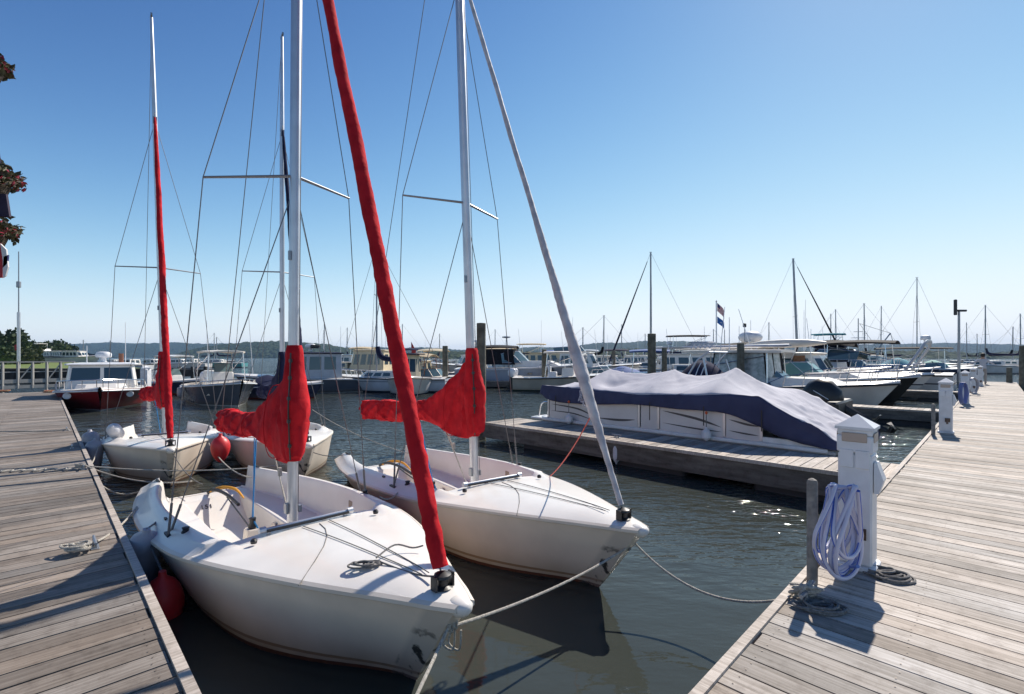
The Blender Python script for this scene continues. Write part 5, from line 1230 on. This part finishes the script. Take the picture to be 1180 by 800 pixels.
t=thing('deck_crane','slender crane arm with stay, right of the signal mast','crane',(*atY(1011,52).xy,0)); m=MB(); m.tube([(0,0,.9),(0,0,3.0)],.12,8); m.build('column',ALUD,t); m=MB(); m.tube([(-.2,0,2.5),(1.4,0,zat(384,52))],.06,6); m.tube([(1.4,0,zat(384,52)),(1.8,0,3.2)],.03,5); m.build('arm',ALUD,t); m=MB(); m.tube([(1.4,0,zat(384,52)),(-1.9,0,zat(373,52))],.02,4); m.tube([(-1.9,0,zat(373,52)),(0,0,2.9)],.02,4); m.build('stay',WIRE,t)
def flagpole():
    Y=45; p=atY(825.5,Y); t=thing('flagpole','pole flying a striped flag above a blue flag, behind the pontoon boat cover','flagpole',(p.x,p.y,0)); zt=zat(348,Y)
    m=MB(); m.tube([(0,0,.5),(0,0,zt)],.06,8); m.lathe([(.02,-.08),(.09,0),(.02,.09)],(0,0,zt+.05),8); m.build('shaft',ALU,t)
    def cloth(z,w,h,droop,mts,idx,name):
        m=MB(); nx,ny=16,13; vs=[]
        for i in range(nx+1):
            for j in range(ny+1):
                u=i/nx; v=j/ny; vs.append((.08+u*w*(.9),.12*math.sin(u*7)*u,z-v*h-droop*u**1.3))
        for i in range(nx):
            for j in range(ny):
                m.m=idx(i,j); m.add([vs[i*(ny+1)+j],vs[(i+1)*(ny+1)+j],vs[(i+1)*(ny+1)+j+1],vs[i*(ny+1)+j+1]],[(0,1,2,3)])
        m.build(name,mts,t,smooth=180)
    RR=mat('flag_red',(.45,.03,.04),.8); WW=mat('flag_white',(.7,.7,.7),.8); BB=mat('flag_blue',(.02,.03,.14),.8); LB=mat('flag_bright_blue',(.02,.13,.42),.8)
    cloth(zt-.1,.75,.75,.75,[RR,WW,BB],lambda i,j:2 if(i<6 and j<6) else (j%2),'striped_flag'); 
    cloth(zt-1.35,.75,.60,.6,[LB,WW],lambda i,j:1 if(6<i<9 and 5<j<8) else 0,'blue_flag')
flagpole()
t,z=pole(474,60,394,1,.04,'small mast with red pennant above the navy hood left of the central mast','pennant_mast','mast'); m=MB(); m.poly([(0,0,z),(0,0,z-1.9),(.9,0,z-1.7)],.03,(0,1,0)); m.build('pennant',mat('pennant_red',(.5,.05,.04),.8),t)
t,z=pole(835,42,380,1,.04,'thin antenna mast beside the flagpole','antenna_mast','mast')
t,z=pole(858,24,375,1,.025,'thin mast carrying a dark wind instrument left of the radar pod','instrument_mast','mast'); m=MB(); m.box((0,0,z),(.16,.10,.2),bev=.03); m.build('instrument',BLACK,t)
# ------------------------------------------------------------ person at the end of the walkway
def person():
    p=R0+RD*36.5+Vector((.708,-.706,0))*.35; t=thing('person','person in pale grey shirt with arms held out, standing on the far walkway','person',(p.x,p.y,DZ),R(-30))
    V=[(0,0,.92),(0,0,1.12),(0,0,1.36),(0,0,1.47),(0,.01,1.60),(0,.01,1.70),(.17,0,1.38),(.36,.05,1.22),(.55,.16,1.12),(-.17,0,1.38),(-.36,.05,1.24),(-.52,.18,1.16),(.09,0,.88),(.11,.03,.48),(.11,-.02,.08),(.12,.12,.03),(-.09,0,.88),(-.11,.03,.48),(-.11,-.02,.08),(-.12,.12,.03)]
    Rr=[.15,.13,.16,.06,.095,.07,.07,.05,.035,.07,.05,.035,.10,.07,.05,.04,.10,.07,.05,.04]
    Ed=[(0,1),(1,2),(2,3),(3,4),(4,5),(2,6),(6,7),(7,8),(2,9),(9,10),(10,11),(0,12),(12,13),(13,14),(14,15),(0,16),(16,17),(17,18),(18,19)]
    me=bpy.data.meshes.new('body'); me.from_pydata(V,Ed,[]); o=bpy.data.objects.new('body',me); col.objects.link(o); o.parent=t
    sk=o.modifiers.new('skin','SKIN'); 
    for i,r in enumerate(Rr): me.skin_vertices[0].data[i].radius=(r,r*(.75 if i<3 else 1))
    me.skin_vertices[0].data[0].use_root=True
    s=o.modifiers.new('sub','SUBSURF'); s.levels=2; s.render_levels=2
    m,nt,b=newmat('person_body'); tc=nt.nodes.new('ShaderNodeTexCoord'); sp=nt.nodes.new('ShaderNodeSeparateXYZ'); nt.links.new(tc.outputs['Object'],sp.inputs[0])
    r=nt.nodes.new('ShaderNodeValToRGB'); r.color_ramp.interpolation='CONSTANT'; e=r.color_ramp.elements; e[0].color=(.05,.04,.035,1); e[1].position=.05; e[1].color=(.30,.28,.26,1)
    for ps,c in((.50,(.52,.52,.56,1)),(.80,(.45,.27,.19,1))): q=e.new(ps); q.color=c
    mr=nt.nodes.new('ShaderNodeMath'); mr.operation='DIVIDE'; nt.links.new(sp.outputs['Z'],mr.inputs[0]); mr.inputs[1].default_value=1.8
    nt.links.new(mr.outputs[0],r.inputs[0]); nt.links.new(r.outputs[0],b.inputs['Base Color']); b.inputs['Roughness'].default_value=.8
    me.materials.append(m)
    mb=MB(); mb.lathe([(.02,.13),(.08,.10),(.105,.03),(.10,-.04),(.07,-.10),(.03,-.12)],(0,-.005,1.66),14); mb.build('hair',HAIR,t)
    mb=MB()
    for sg in(-1,1):
        for k in range(5): 
            a=(k-2)*.25; c=Vector((sg*(.55 if sg>0 else .52),.16+.01,1.12 if sg>0 else 1.16)); mb.tube([c,c+Vector((sg*(.05+.0*k),.05+.02*math.sin(a),.02*a)),c+Vector((sg*.08,.09,.03*a-.02))],.010,5)
    mb.build('fingers',SKIN,t)
person()
# ------------------------------------------------------------ hanging flowers and bunting at the left frame edge
def basket(p,label,r,seed):
    g=random.Random(seed); t=thing('flower_basket',label,'flower basket',p,0,'flower baskets at the left edge')
    m=MB(); m.lathe([(r*.15,-r*1.1),(r*.5,-r*.7),(r*.72,-r*.1),(r*.75,0),(r*.6,.01)],(0,0,0),14); m.build('basket',mat('coir_basket',(.05,.035,.02),.9,bump=.6),t)
    for nm,mt,n,s in(('foliage',mat('basket_leaf',(.10,.09,.03),.6,c2=(.045,.04,.015),scale=30),700,.022),('red_flowers',mat('petal_red',(.42,.03,.06),.6),150,.015),('white_flowers',mat('petal_cream',(.65,.55,.42),.6),170,.014)):
        m=MB()
        for _ in range(n):
            d=Vector((g.gauss(0,1),g.gauss(0,1),abs(g.gauss(0,1))*.75-.15)).normalized(); rr=r*g.uniform(.75 if nm!='foliage' else .5,1.12)*(1+.3*noise.noise(d*2.5))
            c=d*rr+Vector((0,0,.02)); a=Vector((g.gauss(0,1),g.gauss(0,1),g.gauss(0,1))).normalized(); b_=a.orthogonal().normalized(); q=s*g.uniform(.6,1.2)
            m.add([c-a*q,c+b_*q*.5,c+a*q,c-b_*q*.5+a.cross(b_)*q*.3],[(0,1,2,3)])
        m.build(nm,mt,t,smooth=0)
    return t
Yb=2.7
def lp(px,py,Y=Yb): return atY(px,Y,zat(py,Y))
basket(lp(-14,82),'top flower basket at the left edge, red and white blooms against the blue sky',.085,1)
basket(lp(-16,213),'middle flower basket at the left edge hanging above the dark pennant',.13,2)
basket(lp(-18,272),'lowest flower basket at the left edge, a thin trailing spray',.125,3)
m=MB(); q=atY(-45,Yb); m.tube([(q.x,q.y,-.5),(q.x,q.y,4.2)],.04,10); t=m.build('flower_post',PILEG); tag(t,'post just outside the left edge that carries the flower baskets','post')
m=MB()
for py in(60,190,250): m.tube([lp(-45,py)+Vector((0,0,0)),lp(-30,py-10),lp(-20,py+20)],.008,5)
m.build('bracket',BLACK,t)
def bunt(label,pts,mt,Y=Yb,name='bunting_flag',extra=None):
    t=thing(name,label,'bunting',lp(*pts[0],Y)); o=Vector(t.location); m=MB(); P=[lp(x,y,Y)-o for x,y in pts]; m.poly(P,.012,(0,1,0)); m.build('cloth',mt,t,smooth=0)
    if extra:
        for nm,pp,m2 in extra: m=MB(); m.poly([lp(x,y,Y-.01)-o for x,y in pp],.008,(0,1,0)); m.build(nm,m2,t,smooth=0)
    return t
PUR=mat('dark_bunting',(.03,.02,.05),.8)
bunt('dark purple pennant tip hanging between the top two flower baskets',[(-30,150),(-3,168),(3,202),(-30,215)],PUR)
bunt('dark pennant hanging under the middle flower basket',[(-30,222),(8,224),(12,250),(2,250),(-30,244)],PUR)
bunt('red, white and blue bunting cloth at the left edge below the baskets',[(-30,275),(1,280),(5,300),(4,320),(-30,322)],mat('flag_red',(.45,.03,.04),.8),Yb,extra=[('white_band',[(1,281),(8,288),(10,308),(7,318),(4,320),(4,300)],mat('flag_white',(.7,.7,.7),.8)),('blue_star_patch',[(5,296),(10,294),(9,304),(4,309)],mat('flag_blue',(.02,.03,.14),.8))])
# far-left mast on the lawn
t,z=pole(21.5,40,290,.9,.05,'tall flag mast with a small crosspiece on the left lawn','flag_mast','mast'); m=MB(); m.box((0,0,zat(328,40)),(.28,.2,.5),bev=.03); m.build('crosspiece',ALUD,t)
m=MB(); m.poly([(-.05,0,zat(396,40)),(-.40,.05,zat(398,40)),(-.36,.05,zat(404,40)),(-.05,0,zat(403,40))],.02); m.build('small_flag',mat('flag_red',(.45,.03,.04),.8),t,smooth=0)
m=MB(); m.tube([(0,0,zat(360,40)),(0,0,zat(425,40))],.11,8); m.build('lower_shaft',ALU,t)
# ------------------------------------------------------------ left shore: bulkhead, lawn, gangway with railing
BULK=mat('bulkhead_wood',(.045,.04,.035),.9,c2=(.02,.018,.016),scale=3,bump=.6,bscale=8)
X0=-120; X1=atY(168,38).x
t=thing('timber_bulkhead','long dark timber retaining wall holding up the lawn on the left shore','wall',(X0,38,0))
m=MB(); Lw=X1-X0; m.box((Lw/2,0,.1),(Lw,.3,1.9)); n=int(Lw/1.5)
for i in range(n): m.box((i*1.5+.4,-.2,.05),(.22,.14,1.8),tone=1)
m.build('planking',BULK,t,smooth=0); m=MB(); m.box((Lw/2,-.05,1.09),(Lw,.5,.08)); m.build('cap_board',FASC,t,smooth=0)
m=MB(); ex=atY(112,78).x-X1; m.bar((0,0,0),(ex,40,0),.3,1.9); o=m.build('timber_bulkhead',BULK,smooth=0); o.location=(X1,38.1,.1); tag(o,'end face of the dark timber retaining wall, turning away from the harbour','wall')
GR=mat('lawn_grass',(.10,.15,.025),.95,c2=(.14,.17,.04),scale=.35,bump=.5,bscale=6)
m=MB(); m.add([(X0,38.1,1.09),(X1,38.1,1.09),(X1+ex,78,1.12),(X0,78,1.12)],[(0,1,2,3)]); m.add([(X0,78,1.12),(X1+ex,78,1.12),(atY(96,130).x,130,1.4),(X0,130,1.8)],[(0,1,2,3)]); tag(m.build('lawn',GR,smooth=0),kind='structure')
# grey gangway with railing crossing behind the left dock
t=thing('railed_gangway','grey wooden gangway with handrail and slanted braces beyond the left dock','gangway',(0,0,0))
a=atY(-120,24,.0); b=atY(85,30,.0); d=(b-a); 
m=MB(); n=60
for i in range(n):
    p=a.lerp(b,(i+.5)/n); m.bar((p.x,p.y,.55),(p.x-d.normalized().y*-0,p.y+1.2,.55),d.length/n*.92,.04,tone=random.Random(i).uniform(.8,1.1))
m.build('decking',DECKR,t,smooth=0)
def fr(f,py,lift=0): p=a.lerp(b,f); return Vector((p.x,p.y,lift))
m=MB(); m.bar(fr(0,0,.62),fr(1,0,.62),.08,.22); m.bar(fr(0,0,.30),fr(1,0,.30),.10,.18); m.build('side_beam',mat('gangway_wood',(.34,.33,.31),.8,scale=8),t,smooth=0)
m=MB(); m.bar(fr(0,0,1.72),fr(1,0,1.72),.09,.07); m.bar(fr(0,0,1.15),fr(1,0,1.15),.04,.05); m.build('handrail',MATS['gangway_wood'],t,smooth=0)
m=MB()
for i in range(12): m.bar(fr(i/11,0,-.6 if i%3==0 else .2),fr(i/11,0,1.72),.10,.10)
m.build('rail_post',MATS['gangway_wood'],t,smooth=0)
m=MB()
for i in range(1,12,2): m.bar(fr(i/11,0,.6),fr(min(1,(i+1)/11),0,1.6),.07,.05)
m.build('brace',MATS['gangway_wood'],t,smooth=0)
p=at(166,447,.45)
pedA=[o for o in col.objects if o.name=='power_pedestal'][0]
q=atY(168,25,0); m=MB(); m.box((0,0,.35),(.36,.36,1.9),bev=.04); m.lathe([(.26,1.30),(.24,1.36),(.02,1.46)],(0,0,0),4); o=m.build('dock_bollard',WHITE); o.location=(q.x,q.y,.1); tag(o,'white boxed piling with pointed cap right of the maroon cabin boat','piling')
# rope heap at the far corner of the left dock
ropecoil(at(3,452,DZ),'bright rope heap on the far left corner of the dock',.3,6,mat('rope_yellow_mix',(.5,.4,.2),.9,c2=(.45,.08,.06),scale=15),.02,31)
ropecoil(at(64,452,DZ)+Vector((0,-.1,0)),'yellowish rope heap at the far corner of the dock beside the maroon boat',.3,6,MATS['rope_yellow_mix'],.02,32)
# dark staging right of the launch
t=thing('dark_staging','low black timber staging left of the grey centre console','pier',(*atY(222,34).xy,0)); m=MB()
for i in range(5): m.box((-1.8+i*.9,0,.6),(.18,.2,1.5),bev=.02)
m.build('staging_post',BULK,t); m=MB(); m.box((0,0,.9),(4.0,.25,.5)); m.build('staging_board',BULK,t)
# ------------------------------------------------------------ trees
BARK=mat('bark',(.10,.075,.05),.95,bump=.6)
LEAFS=[mat('leaf_dark',(.055,.085,.028),.7,c2=(.03,.05,.016),scale=.9),mat('leaf_mid',(.08,.12,.035),.7,c2=(.045,.07,.02),scale=.9),mat('leaf_olive',(.095,.11,.035),.7,c2=(.05,.065,.02),scale=.9)]
def tree(p,h,w,label,seed,mt,n=2600,ls=.26):
    g=random.Random(seed); t=thing('tree',label,'tree',p,0,'trees on the left shore')
    m=MB(); tp=Vector((g.uniform(-.2,.2),g.uniform(-.2,.2),h*.75)); m.tube([(0,0,-.1),Vector((0,0,h*.3)),tp],[.05*h*.6,.03*h*.7,.02],8)
    blobs=[]
    for k in range(11):
        a=g.uniform(0,6.28); rr=w*.33*g.uniform(.3,1); z=h*g.uniform(.32,.88); c=Vector((rr*math.cos(a),rr*math.sin(a),z)); blobs.append((c,w*g.uniform(.16,.27))); m.tube([(0,0,h*.3),c*.6+Vector((0,0,h*.12)),c],[.02*h,.012*h,.02],5)
    m.build('trunk',BARK,t)
    m=MB()
    for _ in range(n):
        c,r=g.choice(blobs); d=Vector((g.gauss(0,1),g.gauss(0,1),g.gauss(0,1))).normalized(); q=c+d*r*g.uniform(.55,1.1)*Vector((1,1,.85)).length/1.65*1.0
        a=Vector((g.gauss(0,1),g.gauss(0,1),g.gauss(0,1))).normalized(); b_=a.orthogonal().normalized(); s=ls*g.uniform(.5,1.2)
        m.add([q-a*s,q+b_*s*.6,q+a*s,q-b_*s*.6],[(0,1,2,3)])
    m.build('crown',mt,t,smooth=0); return t
trees=[(-2,66,5.0,6.5,'large dark tree at the left edge of the lawn behind the flag mast',0),(12,70,4.2,5.5,'round green tree right of the tall flag mast',1),(-30,60,6,7,'tree beyond the left frame edge',0),(30,78,3.4,4.6,'low olive tree between the flag mast and the white boats on shore',2),(43,104,4.6,7,'dark tree behind the white boats on shore',0),(56,108,4.4,8,'broad dark tree behind the white boats on shore',1),(69,112,4.3,8,'tree at the right end of the row behind the shore boats',0),(20,62,2.0,3.6,'olive shrub in front of the trees by the lawn',2),(34,64,1.8,3.4,'brownish shrub nearest the white boats on shore',2),(5,60,2.0,4,'dense low shrub under the large tree at the left edge',1)]
for i,(px,Y,h,w,lb,k) in enumerate(trees):
    p=atY(px,Y,1.12 if Y<78 else 1.2); tree(p,h*.84,w*.9,lb,50+i,LEAFS[k],n=1800,ls=.030*Y**.55*1.0)
for i,(px,lb) in enumerate(((47,'white motor yacht laid up on the grass, tallest of the shore boats'),(60,'white cruiser laid up on the grass in the middle of the shore boats'),(72,'white runabout laid up on the grass, right end of the shore boats'),(88,'dark-windowed cruiser on shore just left of the maroon boat roof'))):
    b=Boat(lb,atY(px,84),-10+5*i,8-1.2*(i%3),2.9,1.2,'white',group='boats laid up on the left shore'); b.cabin(-.2,.2,2.3,1.0+.4*(i==0),GEL,roof=GEL,nwin=4); b.t.location.z=.95
    if i==0: b.top(-.25,.05,2.2,3.4,GEL)
for i,px in enumerate((150,176,206,222)):
    b=Boat(['white skiff on the far water left of the radar dome','small white launch on the far water right of the radar dome','white cuddy boat on the far water left of the red jib','small white sloop-hulled launch on the far water behind the left mast'][i],atY(px,75+6*i),[170,-20,10,175][i],6.5,2.3,1.0,'white',group='small boats moored beyond the lawn'); b.cabin(-.15,.2,1.9,.8,GEL,nwin=2)
# ------------------------------------------------------------ far shore hills
def forest_mat(name,c1,c2,c3,sc_):
    m,nt,b=newmat(name); tc=nt.nodes.new('ShaderNodeTexCoord'); v=nt.nodes.new('ShaderNodeTexVoronoi'); v.inputs['Scale'].default_value=sc_; nt.links.new(tc.outputs['Object'],v.inputs['Vector'])
    r=nt.nodes.new('ShaderNodeValToRGB'); e=r.color_ramp.elements; e[0].color=(*c1,1); e[1].color=(*c3,1); q=e.new(.5); q.color=(*c2,1)
    sx=nt.nodes.new('ShaderNodeSeparateColor'); nt.links.new(v.outputs['Color'],sx.inputs[0]); nt.links.new(sx.outputs[0],r.inputs[0]); nt.links.new(r.outputs[0],b.inputs['Base Color']); b.inputs['Roughness'].default_value=.95; b.inputs['Specular IOR Level'].default_value=.1
    bp=nt.nodes.new('ShaderNodeBump'); bp.inputs['Strength'].default_value=1; bp.inputs['Distance'].default_value=4; bp.invert=True; nt.links.new(v.outputs['Distance'],bp.inputs['Height']); nt.links.new(bp.outputs[0],b.inputs['Normal']); return m
FM=forest_mat('forest_canopy',(.014,.026,.010),(.024,.040,.015),(.04,.056,.02),.11)
def hill(name,prof,Y,depth,rough,seed,step=4.0,treeamp=3.0,lipY=0):
    """prof: list of (px, py of the skyline) at distance Y"""
    xs=[(px-590)/F*Y for px,_ in prof]; tab=[((px-590)/F*Y,zat(py,Y)) for px,py in prof]; m=MB(); rows=[]; x=xs[0]; NX=int((xs[-1]-xs[0])/step); ny=10
    for i in range(NX+1):
        x=xs[0]+i*step; h=sinterp(x,tab)+rough*noise.noise(Vector((x*.006,seed,0)))*3; row=[]
        for j in range(ny+1):
            v=j/ny; k=(math.sin(v*math.pi/2))**.8 if v<1 else 1
            tr=treeamp*abs(noise.noise(Vector((x*.11,v*depth*.11,seed))))*1.6+treeamp*.6*abs(noise.noise(Vector((x*.3,v*depth*.3,seed+5))))
            base=4*min(1,v*8)
            z=-1+(h+1-tr*.2)*k+tr*(.35 if v==0 else 1)-treeamp*.6 if v>0 else -1.0
            z=max(z,-1) if v==0 else max(z,2+tr)
            row.append((x,Y-depth*(1-v)+(3*noise.noise(Vector((x*.05,seed,1))) if v==0 else 0),z))
        row.append((x,Y+depth*.4,h*.6)); rows.append(row)
    m.loft(rows,closed=False); o=m.build(name,FM,smooth=60); return tag(o,kind='structure')
hill('far_hills',[(-300,393),(0,396),(60,397),(120,396),(200,395.5),(260,397),(330,399),(395,401),(440,400),(520,402),(560,403),(600,402),(650,399),(700,395.5),(740,393.5),(780,393),(830,396),(880,398.5),(950,398),(1050,396.5),(1130,396.5),(1180,398),(1500,396)],2400,500,4,1,step=9,treeamp=7)
hill('wooded_headland',[(232,411),(240,403),(256,398.5),(280,395.5),(310,393.6),(345,394),(380,397),(400,400),(425,403.5),(450,408),(462,411)],1300,180,2,2,step=4,treeamp=5)
hill('wooded_shore',[(-400,400),(-50,402),(0,403),(40,404),(60,404.5),(80,407),(95,411)],500,120,1,5,step=2.5,treeamp=4)
hill('wooded_shore',[(470,411),(490,406),(520,404),(560,405),(600,404.5),(640,405),(690,404),(730,402),(760,403.5),(800,405),(850,404),(900,404.5),(960,404),(1000,404.5),(1040,404),(1064,403),(1085,405.5),(1110,407),(1130,411)],750,90,1,7,step=3,treeamp=5)
hill('wooded_shore',[(1120,411),(1150,407),(1170,405),(1200,404),(1300,404),(1400,406)],900,90,1,9,step=3,treeamp=4)
# ------------------------------------------------------------ the air
m,nt,b=newmat('haze'); nt.nodes.remove(b); pv=nt.nodes.new('ShaderNodeVolumePrincipled'); pv.inputs['Color'].default_value=(.36,.60,1,1); pv.inputs['Density'].default_value=HAZE; pv.inputs['Anisotropy'].default_value=0
nt.links.new(pv.outputs[0],nt.nodes['Material Output'].inputs['Volume'])
mb=MB(); mb.box((0,2400,60),(7000,6400,130)); o=mb.build('haze',m,smooth=0); tag(o,kind='stuff')
